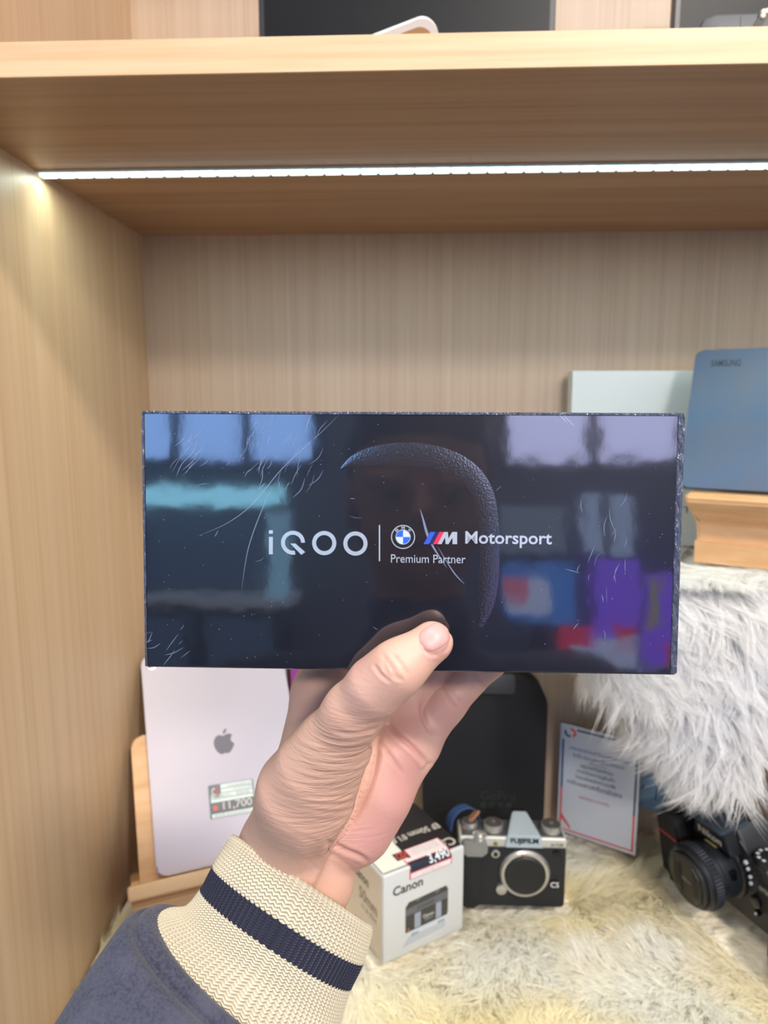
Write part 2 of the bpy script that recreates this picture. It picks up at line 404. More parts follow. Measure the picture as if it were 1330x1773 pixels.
# ================================================================== PHONE BOX (held up)
cTL, cTR, cBR, cBL = (Vector(c) for c in ((-.0910, .2371, -.0022), (.0890, .2388, -.0029), (.0889, .2310, -.0899), (-.0911, .2294, -.0892)))
bx = (cTR-cTL).normalized(); bz0 = (cTL-cBL).normalized(); by = bz0.cross(bx).normalized(); by = by if by.y > 0 else -by
bz = bx.cross(by).normalized()
BW, BH, BD = .180, .0874, .050
b_org = (cBL+cBR)*.5
carton = thing('phone_carton', 'glossy black shrink-wrapped phone box held up in the hand', 'box', basis(b_org, bx, by, bz))
def BX(px, py):
    r = ray(px, py); t = b_org.dot(by)/r.dot(by); h = r*t-b_org; return h.dot(bx), h.dot(bz)
FILM = mat('shrink_wrapped_black_card', (20, 22, 31), .30, coat=1, coat_rough=.055, spec=.3,
           bump=[(22, (1, 1, 1.0), .05, .004), (300, (1, 1, .6), .012, .0005)])
FILM.node_tree.nodes['Principled BSDF'].inputs['Coat IOR'].default_value = 2.0
boxobj('card_body', -BW/2, BW/2, 0, BD, 0, BH, FILM, carton, .0009, 2)
LOGO_S = mat('silver_foil_lettering', (205, 214, 222), .28, metal=.55)
B_ = lambda x, y: BX(x, y)
def bq(name, quad, m, par=carton, w0=.0001, th=.00025):
    pts = [B_(*q) for q in quad]; return flat(name, pts, FRONT, m, par, w0, th)
def brect(name, x0, x1, y0, y1, m, par=carton, **k): return bq(name, [(x0, y1), (x1, y1), (x1, y0), (x0, y0)], m, par, **k)
pxm = BW/937.0
brect('letter', 466.0, 472.8, 929.5, 959.5, LOGO_S); brect('letter', 466.0, 472.8, 918.0, 924.0, LOGO_S)
def bring(name, cx, cy, r0, r1, m, a0=0, a1=2*pi, par=carton, **k):
    x, z = B_(cx, cy); return annulus(name, x, z, r0*pxm, r1*pxm, FRONT, m, par, w0=.0001, th=.00025, a0=a0, a1=a1, **k)
bring('letter', 507.6, 939.6, 14.2, 21, LOGO_S, a0=.02, a1=radians(282))
bq('letter', [(503, 941), (511.5, 941), (528.5, 956), (522, 960.5)], LOGO_S)
bring('letter', 561.6, 940.2, 14.2, 21.2, LOGO_S); bring('letter', 615.6, 941, 14.2, 21.2, LOGO_S)
brect('divider_line', 656.0, 658.4, 909, 971.5, LOGO_S)
# roundel
x_, z_ = B_(698, 929.6)
flat('emblem_disc', [(x_+20.5*pxm*cos(a), z_+20.5*pxm*sin(a)) for a in np.linspace(0, 2*pi, 49)[:-1]], FRONT, mat('emblem_black', (10, 10, 12), .4), carton, .0001, .0001)
for r0, r1 in ((19.3, 21), (12.0, 13.2)): annulus('emblem_ring', x_, z_, r0*pxm, r1*pxm, FRONT, LOGO_S, carton, .0002, .0002)
BLUE_E = mat('emblem_blue', (42, 98, 214), .35); SIL_E = mat('emblem_silver', (200, 206, 214), .35)
for k, mm in enumerate((SIL_E, BLUE_E, SIL_E, BLUE_E)):
    a = [k*pi/2+pi/2*i/10 for i in range(11)]
    flat('emblem_quarter', [(x_, z_)]+[(x_+12*pxm*cos(t), z_+12*pxm*sin(t)) for t in a], FRONT, mm, carton, .0002, .00015)
for ch, ang in (('B', 133), ('M', 90), ('W', 47)):
    a = radians(ang); cx, cz = x_+16.2*pxm*cos(a), z_+16.2*pxm*sin(a)
    fr = Frame(FRONT.at(cx, cz), (cos(a-pi/2), 0, sin(a-pi/2)), (-sin(a-pi/2), 0, cos(a-pi/2)))
    text('emblem_letter', ch, fr, LOGO_S, carton, -2.9*pxm, 2.9*pxm, -2.3*pxm, 2.3*pxm, .0002, .00015, bold=.02)
def slant(xb0, xb1, m): sh = 11.5; bq('stripe', [(xb0, 942), (xb1, 942), (xb1+sh, 921), (xb0+sh, 921)], m)
slant(733.5, 742.5, mat('stripe_blue', (40, 84, 200), .4)); slant(743, 749, mat('stripe_navy', (28, 26, 84), .4)); slant(749.5, 758.5, mat('stripe_red', (214, 40, 76), .4))
x0, z0 = B_(757, 942); x1, z1 = B_(792, 921)
bq('letter', [(757.5, 942), (764.5, 942), (770.5, 930.5), (771.5, 942), (776.5, 942), (783.5, 930.5), (783.5, 942), (791.5, 942), (791.5, 921), (783, 921), (776.5, 932.5), (775.5, 921), (768.5, 921)][::1], LOGO_S)
x0, z0 = B_(805.5, 942.5); x1, z1 = B_(955.6, 921); xd, zd = B_(880, 948.5)
text('lettering', 'Motorsport', FRONT, LOGO_S, carton, x0, x1, zd, z1, .0001, .0003, bold=.016)
x0, z0 = B_(677, 974); x1, z1 = B_(806, 961)
text('lettering', 'Premium Partner', FRONT, LOGO_S, carton, x0, x1, z0, z1, .0001, .0003)
# embossed rounded outline, pebbled gloss
EMB = mat('pebbled_emboss', (20, 22, 31), .30, coat=1, coat_rough=.10, bump=[(1300, (1, 1, 1), .16, .0004)])
EMB.node_tree.nodes['Principled BSDF'].inputs['Coat IOR'].default_value = 2.0
pts = [(590, 812), (615, 797), (650, 789), (700, 786), (745, 790), (785, 803), (818, 826), (838, 860), (846, 905), (848, 960), (846, 1010), (840, 1050), (830, 1085)]
wid = [2, 12, 20, 24, 24, 24, 23, 22, 21, 21, 20, 17, 8]
def catmull(ps, k=6):
    ps = [np.array(p, float) for p in ps]; out = []
    for i in range(len(ps)-1):
        p0, p1, p2, p3 = ps[max(i-1, 0)], ps[i], ps[i+1], ps[min(i+2, len(ps)-1)]
        for j in range(k):
            t = j/k; out.append(.5*((2*p1)+(-p0+p2)*t+(2*p0-5*p1+4*p2-p3)*t*t+(-p0+3*p1-3*p2+p3)*t**3))
    out.append(ps[-1]); return out
cl = catmull([B_(*p)+(w_*pxm,) for p, w_ in zip(pts, wid)])
vs = []; K = 9
for i, c in enumerate(cl):
    t = cl[min(i+1, len(cl)-1)][:2]-cl[max(i-1, 0)][:2]; t /= np.linalg.norm(t); nn = np.array([-t[1], t[0]])
    for k in range(K):
        u = k/(K-1)*2-1; q = c[:2]+nn*u*c[2]; vs.append(FRONT.at(q[0], q[1], -.00003+.00010*(1-u*u)))
fs = [(i*K+k, i*K+k+1, (i+1)*K+k+1, (i+1)*K+k) for i in range(len(cl)-1) for k in range(K-1)]
o = meshobj('embossed_outline', vs, fs, EMB, carton, 180, fix=False)
if o.data.polygons[0].normal.y > 0: o.data.flip_normals()
# wrap seam along the edges and a fan of fine scratches in the film
SEAM = mat('wrap_seam', (70, 74, 92), .12, coat=1, bump=[(900, (1, 1, .25), .9, .002)])
fr_r = rrect(BW/2-.0022, BW/2+.0001, .0005, BH-.0004, .0008, 3)
flat('wrap_seam', fr_r, FRONT, SEAM, carton, .0000, .0004, .0003)
flat('wrap_seam', rrect(-BW/2+.0002, BW/2-.0002, BH-.0009, BH+.0001, .0004, 2), FRONT, SEAM, carton, 0, .0004, .0002)
flat('wrap_seam', rrect(-BW/2-.0001, -BW/2+.0007, .0005, BH-.0004, .0003, 2), FRONT, SEAM, carton, 0, .0004, .0002)
SCR = mat('film_scratch', (120, 132, 158), .25, coat=1)
sb = bmesh.new()
def scratch(ps, wpx):
    c = catmull([B_(*p) for p in ps], 6)
    for i in range(len(c)-1):
        a, b = c[i], c[i+1]; t = (b-a)/(np.linalg.norm(b-a)+1e-9); nn = np.array([-t[1], t[0]])*wpx*pxm*.5
        f0 = math.sin(pi*i/(len(c)-1)); f1 = math.sin(pi*(i+1)/(len(c)-1))
        q = [a-nn*f0, b-nn*f1, b+nn*f1, a+nn*f0]
        m_ = (a+b)/2
        if f0 < 1e-6: q = [a, b-nn*f1, b+nn*f1]
        if f1 < 1e-6: q = [a-nn*f0, b, a+nn*f0]
        sb.faces.new([sb.verts.new(FRONT.at(p[0], p[1], .00012)) for p in q])
scratch([(338, 930), (395, 905), (440, 870), (490, 810), (555, 750), (590, 715)], 1.3)
scratch([(418, 1025), (430, 950), (455, 880), (480, 830)], 1.4)
scratch([(727, 880), (733, 900), (740, 925), (752, 950), (775, 985)], 4.5); scratch([(757, 945), (785, 990), (805, 1012)], 2)
scratch([(960, 710), (985, 735)], 3); scratch([(968, 712), (998, 742)], 2.5)
for i in range(95):
    z = random.random()
    if z < .35: cx, cy, a, L = random.uniform(420, 560), random.uniform(730, 850), radians(random.uniform(40, 80)), random.uniform(15, 45)
    elif z < .5: cx, cy, a, L = random.uniform(300, 360), random.uniform(750, 810), radians(random.uniform(35, 60)), random.uniform(20, 60)
    elif z < .65: cx, cy, a, L = random.uniform(255, 330), random.uniform(1080, 1150), radians(random.uniform(20, 60)), random.uniform(10, 40)
    elif z < .85: cx, cy, a, L = random.uniform(1000, 1090), random.uniform(860, 1130), radians(random.uniform(60, 110)), random.uniform(12, 40)
    else: cx, cy, a, L = random.uniform(260, 1160), random.uniform(730, 1140), random.uniform(0, pi), random.uniform(6, 30)
    dx, dy = cos(a)*L/2, -sin(a)*L/2; k = random.uniform(-.25, .25)
    scratch([(cx-dx, cy-dy), (cx-dy*k, cy+dx*k), (cx+dx, cy+dy)], random.uniform(.5, 1.2))
for i in range(140):
    cx, cy = random.uniform(255, 1165), random.uniform(725, 1150)
    if 570 < cx < 800 and cy > 1050: continue
    scratch([(cx, cy), (cx+random.uniform(.8, 2), cy+.5)], random.uniform(.8, 1.8))
stuff(bmobj('film_scratches', sb, SCR, carton, None))

# ================================================================== PERSON (left hand, cuff, sleeve; the rest stands behind the camera)
Mcam = np.array([[RGT[i], UPV[i], FWD[i]] for i in range(3)])        # camera space (right, up, forward) -> world
def C(px, py, d): return np.array([(px-665)/FPX*d, -(py-886.5)/FPX*d, d])
def cw(pts): return np.asarray(pts) @ Mcam.T
def sdf_mesh(prims, lo, hi, h, groups_k, refine=True):
    """prims: list of (group, a, b, ra, rb); group 0 is the trunk, every other group is blended to the trunk only"""
    ax = [np.arange(lo[i], hi[i]+h, h, dtype=np.float32) for i in range(3)]
    def smin(a, b, k):
        t = np.clip(.5+.5*(b-a)/k, 0, 1); return b*(1-t)+a*t-k*t*(1-t)
    def ev(X, Y, Z):
        gs = {}
        for (g, a, b, ra, rb, *sq) in prims:
            ba = b-a; L2 = max(float(ba@ba), 1e-12)
            s = sq[0] if sq else (1, 1, 1)
            px, py, pz = X-a[0], Y-a[1], Z-a[2]
            t = np.clip((px*ba[0]+py*ba[1]+pz*ba[2])/L2, 0, 1)
            d = np.sqrt(((px-t*ba[0])/s[0])**2+((py-t*ba[1])/s[1])**2+((pz-t*ba[2])/s[2])**2)-(ra+(rb-ra)*t)
            k = groups_k[g][0]
            gs[g] = d if g not in gs else smin(gs[g], d, k)
        tot = gs[0]
        for g in gs:
            if g: tot = np.minimum(tot, smin(gs[0], gs[g], groups_k[g][1]))
        return tot
    X, Y, Z = np.meshgrid(*ax, indexing='ij', sparse=True)
    G = ev(X, Y, Z).astype(np.float32)
    s = G < 0
    c = s[:-1, :-1, :-1].astype(np.int8)
    n8 = sum(s[i:s.shape[0]-1+i, j:s.shape[1]-1+j, k:s.shape[2]-1+k].astype(np.int8) for i in (0, 1) for j in (0, 1) for k in (0, 1))
    act = (n8 > 0) & (n8 < 8)
    ids = np.full(act.shape, -1, np.int64); I = np.argwhere(act); ids[act] = np.arange(len(I))
    acc = np.zeros((len(I), 3)); cnt = np.zeros(len(I))
    cor = {(i, j, k): G[I[:, 0]+i, I[:, 1]+j, I[:, 2]+k] for i in (0, 1) for j in (0, 1) for k in (0, 1)}
    for axis in range(3):
        for u in (0, 1):
            for v in (0, 1):
                p0 = [u, v]; p0.insert(axis, 0); p1 = list(p0); p1[axis] = 1
                g0, g1 = cor[tuple(p0)], cor[tuple(p1)]; m_ = (g0 < 0) != (g1 < 0)
                t = g0/(g0-g1+1e-12); pt = np.tile(np.array(p0, float), (len(I), 1)); pt[:, axis] = t
                acc[m_] += pt[m_]; cnt[m_] += 1
    V = (I+acc/cnt[:, None])*h+np.array([a[0] for a in ax])
    F = []
    for axis in range(3):
        o1, o2 = [(1, 2), (2, 0), (0, 1)][axis]
        sl0 = [slice(None)]*3; sl1 = [slice(None)]*3; sl0[axis] = slice(0, -1); sl1[axis] = slice(1, None)
        a_, b_ = s[tuple(sl0)], s[tuple(sl1)]
        E = np.argwhere(a_ != b_); E = E[(E[:, o1] > 0) & (E[:, o2] > 0) & (E[:, o1] < s.shape[o1]-1) & (E[:, o2] < s.shape[o2]-1)]
        def cell(d1, d2):
            q = E.copy(); q[:, o1] -= d1; q[:, o2] -= d2; return ids[q[:, 0], q[:, 1], q[:, 2]]
        Q = np.stack([cell(1, 1), cell(0, 1), cell(0, 0), cell(1, 0)], 1)
        neg = a_[tuple(E.T)]
        Q[~neg] = Q[~neg][:, ::-1]; F.append(Q)
    F = np.concatenate(F); F = F[(F >= 0).all(1)]
    def evp(p): return ev(p[:, 0], p[:, 1], p[:, 2])
    N = None
    for it in range(3 if refine else 1):
        e = h*.35
        g = np.stack([evp(V+np.eye(3)[i]*e)-evp(V-np.eye(3)[i]*e) for i in range(3)], 1)/(2*e)
        N = g/(np.linalg.norm(g, axis=1)[:, None]+1e-9)
        if refine: V = V-N*np.clip(evp(V), -h, h)[:, None]*.9
    return V, F, N
def R_(px, d): return px*d/FPX
HP = []
def hp(g, a, ra, b, rb, sq=None):
    A, B = C(*a), C(*b); t = [g, A, B, R_(ra, a[2]), R_(rb, b[2])]
    if sq: t.append(sq)
    HP.append(tuple(t))
# wrist
hp(0, (488, 1487, .288), 80, (395, 1640, .283), 84); hp(0, (535, 1519, .290), 79, (440, 1675, .285), 84)
# thenar mass, palm, heel of the hand
hp(0, (582, 1288, .256), 56, (530, 1372, .266), 77); hp(0, (530, 1372, .266), 76, (500, 1450, .282), 74)
hp(0, (552, 1200, .287), 45, (520, 1390, .287), 58)
hp(0, (625, 1200, .299), 42, (560, 1400, .293), 60); hp(0, (690, 1238, .302), 42, (590, 1430, .293), 55)
hp(0, (722, 1290, .301), 39, (622, 1430, .291), 54); hp(0, (655, 1380, .287), 50, (622, 1430, .287), 48)
hp(0, (700, 1290, .292), 40, (640, 1330, .290), 44)
# thumb
hp(1, (552, 1325, .256), 67, (612, 1232, .2415), 47); hp(1, (612, 1232, .2415), 47, (652, 1188, .2340), 46); hp(1, (652, 1188, .2340), 46, (688, 1157, .2295), 43)
hp(1, (688, 1157, .2295), 42.5, (748, 1112, .2310), 36)
# little, ring, middle, index fingers, closed on the back of the box
hp(2, (722, 1287, .301), 38, (770, 1219, .302), 33.5); hp(2, (770, 1219, .302), 33.5, (846, 1140, .3035), 31); hp(2, (846, 1140, .3035), 31, (905, 1085, .301), 28)
hp(3, (690, 1236, .303), 40, (745, 1160, .3055), 34); hp(3, (745, 1160, .3055), 34, (815, 1075, .3055), 31); hp(3, (815, 1075, .3055), 31, (862, 1015, .302), 28)
hp(4, (625, 1200, .301), 40, (675, 1105, .3065), 35); hp(4, (675, 1105, .3065), 35, (735, 1010, .3065), 32); hp(4, (735, 1010, .3065), 32, (775, 945, .303), 28)
hp(5, (555, 1197, .289), 43, (578, 1115, .3055), 36); hp(5, (578, 1115, .3055), 36, (625, 1020, .3065), 32); hp(5, (625, 1020, .3065), 32, (660, 960, .303), 28)
GK = {0: (.009, 0), 1: (.006, .008), 2: (.004, .0035), 3: (.004, .0035), 4: (.004, .0035), 5: (.004, .006)}
lo = np.array([-.075, -.185, .205]); hi = np.array([.070, .012, .325])
HV, HF, HN = sdf_mesh(HP, lo, hi, .0007, GK)
# --- skin folds, laid on the near surface only
hx = HV[:, 0]/HV[:, 2]*FPX+665; hy = -HV[:, 1]/HV[:, 2]*FPX+886.5
cell = 3; gx = (hx/cell).astype(int); gy = (hy/cell).astype(int)
zb = np.full((460, 760), 9.0); np.minimum.at(zb, (np.clip(gx, 0, 459), np.clip(gy, 0, 759)), HV[:, 2])
near = np.array([zb[max(0, a-1):a+2, max(0, b-1):b+2].min() if 0 <= a < 459 and 0 <= b < 759 else 9 for a, b in zip(gx, gy)])
front = (HV[:, 2] < near+.006)
def cr(pts, w_, dep):      # crop coordinates of a 2.66x view at (400,1040)
    ps = catmull([(400+x/2.66, 1040+y/2.66) for x, y in pts], 4)
    return ps, w_, dep
CRE = [cr([(705, 545), (760, 610), (840, 680), (912, 762)], 4.5, .0011),
       cr([(676, 590), (672, 690), (655, 800), (615, 910), (560, 1010), (480, 1105)], 5, .0010),
       cr([(676, 640), (720, 700), (765, 760), (795, 800)], 3.5, .0005),
       cr([(400, 685), (470, 692), (560, 685), (655, 655)], 3.5, .0008), cr([(470, 600), (560, 612), (640, 598), (676, 585)], 3.5, .0007),
       cr([(430, 640), (520, 650), (600, 640), (668, 615)], 3, .0005), cr([(490, 570), (570, 580), (640, 565), (690, 545)], 3, .0004),
       cr([(330, 930), (420, 938), (520, 935), (590, 910)], 3.6, .0009), cr([(300, 900), (400, 905), (500, 905), (600, 880)], 3.2, .0007),
       cr([(350, 870), (450, 878), (540, 870), (630, 835)], 3, .0005), cr([(360, 965), (440, 975), (520, 968), (580, 950)], 3, .0006),
       cr([(400, 790), (500, 800), (600, 780), (655, 750)], 3, .0004), cr([(420, 750), (520, 755), (600, 740), (665, 710)], 3, .0004),
       cr([(360, 1000), (430, 1015), (500, 1010), (550, 990)], 3, .0004),
       cr([(430, 1110), (480, 1125), (530, 1150), (590, 1175), (640, 1205)], 4, .0009), cr([(200, 1010), (280, 1060), (360, 1100), (430, 1115)], 3.4, .0004),
       cr([(440, 1160), (500, 1190), (560, 1240), (590, 1275)], 3.4, .0005), cr([(330, 1180), (380, 1215), (410, 1240)], 3, .0003),
       cr([(690, 235), (735, 300), (760, 345), (800, 375)], 3, .0004), cr([(655, 290), (690, 340), (740, 375)], 3, .0004), cr([(740, 240), (790, 300), (815, 345)], 3, .00035),
       cr([(700, 260), (720, 330), (770, 365)], 2.6, .0003),
       cr([(965, 385), (1000, 440), (1045, 505)], 3.6, .0006), cr([(985, 375), (1020, 430), (1060, 480)], 3, .0004), cr([(1110, 340), (1150, 380), (1180, 400)], 3.2, .0005),
       cr([(878, 455), (880, 520), (910, 590), (958, 628)], 3.5, .0008),
       cr([(930, 740), (900, 765), (880, 790)], 3, .0004), cr([(868, 178), (880, 215), (920, 246), (960, 246)], 3, .0005),
       cr([(1005, 125), (1008, 165), (1000, 215), (965, 245)], 2.6, .0004)]
disp = np.zeros(len(HV))
for ps, w_, dep in CRE:
    ps = np.array(ps); best = np.full(len(HV), 1e9)
    x0, y0 = ps.min(0)-15; x1, y1 = ps.max(0)+15
    m_ = (hx > x0) & (hx < x1) & (hy > y0) & (hy < y1) & front
    q = np.stack([hx[m_], hy[m_]], 1); bd = np.full(len(q), 1e9); bt = np.zeros(len(q))
    for i in range(len(ps)-1):
        a, b = ps[i], ps[i+1]; t = np.clip(((q-a)@(b-a))/((b-a)@(b-a)+1e-9), 0, 1)
        d = np.linalg.norm(q-(a+t[:, None]*(b-a)), axis=1); u = d < bd; bd[u] = d[u]; bt[u] = (i+t[u])/(len(ps)-1)
    taper = np.clip(np.minimum(bt, 1-bt)*5, 0, 1)
    isth = 1 if w_ < 3.7 and ps[:, 0].max() < 662 and ps[:, 1].min() > 1240 else 0
    disp[m_] += dep*taper*(.28 if isth else .85)*(np.exp(-(bd/w_)**2)-.35*np.exp(-((bd-w_*2.2)/w_)**2))
# fine cross-hatch of wrinkles over the thumb base
un, vn = hx*.35+hy*.94, hx*.94-hy*.35
wr = np.sin(un*.62+2.2*vnoise(np.stack([hx, hy], 1), .03, 3)*6)*vnoise(np.stack([hx, hy], 1), .05, 5)
msk = np.exp(-(((hx-575)/70)**2+((hy-1330)/95)**2))
disp += np.where(front, wr*msk*.00004, 0)
# tendon at the wrist
def ridge(a, b, w_, dep):
    global disp
    a, b = np.array(a, float), np.array(b, float); q = np.stack([hx, hy], 1)
    t = np.clip(((q-a)@(b-a))/((b-a)@(b-a)), 0, 1); d = np.linalg.norm(q-(a+t[:, None]*(b-a)), axis=1)
    disp -= np.where(front, dep*np.exp(-(d/w_)**2)*np.clip(np.minimum(t, 1-t)*4, 0, 1), 0)
ridge((568, 1455), (530, 1545), 9, .0016); ridge((535, 1450), (490, 1540), 16, .0008)
HVd = HV-HN*disp[:, None]
# flesh flattens where it presses on the carton
_bi = np.array(carton.matrix_world.inverted()); _q = cw(HVd)@_bi[:3, :3].T+_bi[:3, 3]
_in = (np.abs(_q[:, 0]) < BW/2+.001)&(_q[:, 2] > -.0014)&(_q[:, 2] < BH)&(_q[:, 1] > -.0010)&(_q[:, 1] < BD+.0010)
_df, _db, _dz = _q[:, 1]+.0010, BD+.0010-_q[:, 1], _q[:, 2]+.0014
_f = _in&(_df <= _dz)&(_df <= _db); _b2 = _in&(_db < _df)&(_db < _dz); _z = _in&~_f&~_b2
_q[_f, 1] = -.0010; _q[_b2, 1] = BD+.0010; _q[_z, 2] = -.0014
_m = np.array(carton.matrix_world); HVd = (_q@_m[:3, :3].T+_m[:3, 3])@Mcam
# skin tone: pinker palm, finger pads and thumb tip
def blob(cx, cy, rx, ry): return np.exp(-(((hx-cx)/rx)**2+((hy-cy)/ry)**2))
base = np.array(lin((216, 170, 148))[:3]); pink = np.array(lin((208, 152, 142))[:3]); tan = np.array(lin((208, 168, 144))[:3]); pale = np.array(lin((228, 184, 166))[:3])
crx = np.interp(hy, [1200, 1260, 1303, 1337, 1378, 1420, 1453], [690, 654, 650, 648, 633, 610, 580])
palm = 1/(1+np.exp(-(hx-crx-4)/7))*np.clip((hy-1185)/30, 0, 1)*np.clip((1510-hy)/40, 0, 1)*(HV[:, 2] > .245)
pk = np.clip(palm*.55+.7*blob(757, 1128, 26, 24)*(HV[:, 2] < .25)+.5*blob(655, 1462, 40, 40)+.5*blob(700, 1370, 40, 90)+.35*blob(620, 1160, 35, 35), 0, 1)
tn = np.clip(.8*blob(560, 1330, 70, 60)+.6*blob(470, 1470, 60, 80), 0, 1)*(1-palm)  # tan on the thumb base: its weaker light put into the skin colour
colr = base*(1-tn[:, None])+tan*tn[:, None]; colr = colr*(1-pk[:, None])+pink*pk[:, None]
pl = np.clip(.5*blob(640, 1195, 50, 40)+.6*blob(745, 1300, 18, 60), 0, 1)[:, None]; colr = colr*(1-pl)+pale*pl
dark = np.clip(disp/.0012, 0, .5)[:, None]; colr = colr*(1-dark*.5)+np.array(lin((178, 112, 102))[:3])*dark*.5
person = thing('person', 'left hand in a navy sweatshirt with striped knit cuff holding up the black box', 'person',
               Matrix.Translation((-.03, -.33, -.62)))
pinv = np.array(person.matrix_world.inverted()); pofs = pinv[:3, 3]
SKIN = mat('skin', (216, 165, 140), .48, sss=.12, spec=.4, attr='tone', bump=[(700, (1, 1, 1), .16, .0006), (2600, (1, 1, 1), .12, .0002)])
def camobj(name, V, F, m, smooth=180, fix=False, parent=person):
    return meshobj(name, (cw(V)+pofs) if parent is person else cw(V), [tuple(int(i) for i in f) for f in F], m, parent, smooth, fix)
hand = camobj('hand', HVd, HF, SKIN)
wa_ = hand.data.attributes.new('wrinkle', 'FLOAT', 'POINT')
wa_.data.foreach_set('value', (np.where(front, np.clip(blob(580, 1330, 75, 110)*(1-palm)+.5*blob(600, 1450, 90, 40)+.35*blob(500, 1420, 60, 60), 0, 1), 0)).astype(np.float32))
_nt = SKIN.node_tree; _b = _nt.nodes['Principled BSDF']
_tc = _nt.nodes.new('ShaderNodeTexCoord'); _mp = _nt.nodes.new('ShaderNodeMapping'); _mp.inputs['Scale'].default_value = (70, 70, 620); _mp.inputs['Rotation'].default_value = (0, .12, 0)
_n = _nt.nodes.new('ShaderNodeTexNoise'); _n.inputs['Scale'].default_value = 1; _n.inputs['Detail'].default_value = 3; _n.inputs['Distortion'].default_value = .6
_at = _nt.nodes.new('ShaderNodeAttribute'); _at.attribute_name = 'wrinkle'
_mu = _nt.nodes.new('ShaderNodeMath'); _mu.operation = 'MULTIPLY'; _bp = _nt.nodes.new('ShaderNodeBump'); _bp.inputs['Strength'].default_value = .55; _bp.inputs['Distance'].default_value = .0016
_nt.links.new(_tc.outputs['Object'], _mp.inputs[0]); _nt.links.new(_mp.outputs[0], _n.inputs['Vector']); _nt.links.new(_n.outputs['Fac'], _mu.inputs[0]); _nt.links.new(_at.outputs['Fac'], _mu.inputs[1])
_nt.links.new(_mu.outputs[0], _bp.inputs['Height']); _old = _b.inputs['Normal'].links[0].from_socket; _nt.links.new(_bp.outputs[0], _b.inputs['Normal']); _nt.links.new(_old, _bp.inputs['Normal'])
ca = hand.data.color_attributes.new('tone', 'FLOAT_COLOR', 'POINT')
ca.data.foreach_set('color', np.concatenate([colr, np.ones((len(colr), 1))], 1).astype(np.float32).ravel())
# thumbnail, dropped onto the thumb along the view rays
bvh = BVHTree.FromPolygons([tuple(v) for v in HVd], [tuple(int(i) for i in f) for f in HF])
def drop(px, py):
    d = Vector(C(px, py, 1.0)).normalized(); h_ = bvh.ray_cast(Vector((0, 0, 0)), d)
    return (h_[0], h_[1]) if h_[0] is not None else (None, None)
nv = []; nf = []; NR, NA = 7, 28; ax_ = radians(-33)
for i in range(NR+1):
    r = i/NR
    for k in range(NA):
        a = 2*pi*k/NA; u, v = cos(a), sin(a); pw = 2/3.0
        u = math.copysign(abs(u)**pw, u)*r*27; v = math.copysign(abs(v)**pw, v)*r*24
        px = 752+u*cos(ax_)-v*sin(ax_); py = 1103+u*sin(ax_)+v*cos(ax_)
        hit, nrm = drop(px, py)
        q_ = 1.0
        while hit is None or hit.z > .2345:
            q_ -= .05; hit, nrm = drop(752+(px-752)*q_, 1103+(py-1103)*q_)
            if q_ < .1: break
        if nrm.z > 0: nrm = -nrm
        nv.append(tuple(hit+nrm*(.00055*(1-r**6)+ -.0002*r**6)))
for i in range(NR):
    for k in range(NA):
        nf.append((i*NA+k, i*NA+(k+1) % NA, (i+1)*NA+(k+1) % NA, (i+1)*NA+k))
_n = cw(np.array(nv))@_bi[:3, :3].T+_bi[:3, 3]; _n[:, 1] = np.minimum(_n[:, 1], -.0011); nv = [tuple(v) for v in (_n@_m[:3, :3].T+_m[:3, 3])@Mcam]
NAILM = mat('fingernail', (214, 160, 152), .42, sss=.1)
nail = camobj('thumbnail', nv, nf, NAILM, 180)
if (nail.data.polygons[NA*3].normal @ FWD) > 0: nail.data.flip_normals()

# --- ribbed cuff and sweatshirt sleeve as ring-swept surfaces
def sweep(rings, nth, v0f, v1f, nv_, ribs=0, ribd=0.0, thick=0):
    """rings: (t, L, R, depth, depth_radius, bow_px); returns verts between v0f(theta) and v1f(theta)"""
    ts = np.array([r[0] for r in rings])
    Lp = np.array([r[1] for r in rings], float); Rp = np.array([r[2] for r in rings], float)
    dd = np.array([r[3] for r in rings]); rb = np.array([r[4] for r in rings]); bow = np.array([r[5] for r in rings])
    dL = np.array([r[6] if len(r) > 6 else 0 for r in rings])
    def ip(arr, t):
        return np.interp(t, ts, arr)
    out = []
    axd = np.array([-.64, -.77, 0])
    for j in range(nv_):
        for i in range(nth):
            th = 2*pi*i/nth; t = v0f(th)+(v1f(th)-v0f(th))*j/(nv_-1)
            L = C(ip(Lp[:, 0], t), ip(Lp[:, 1], t), ip(dd, t)+ip(dL, t)); Rr = C(ip(Rp[:, 0], t), ip(Rp[:, 1], t), ip(dd, t)-ip(dL, t))
            c = (L+Rr)/2; a = (Rr-L)/2; rr = ip(rb, t)
            e = 2/2.3
            ct = math.copysign(abs(cos(th))**e, cos(th)); st = math.copysign(abs(sin(th))**e, sin(th))
            fa = 1.0
            if ribs:
                ph = th*ribs/(2*pi) % 1.0; fa = 1+ribd*(abs(sin(pi*ph))**.6-1)
            b = -rr*c/np.linalg.norm(c)+axd*ip(bow, t)*np.linalg.norm(c)/FPX
            out.append(c+(a*ct+b*st)*fa)
    fs = []
    for j in range(nv_-1):
        for i in range(nth): fs.append((j*nth+i, j*nth+(i+1) % nth, (j+1)*nth+(i+1) % nth, (j+1)*nth+i))
    return np.array(out), fs
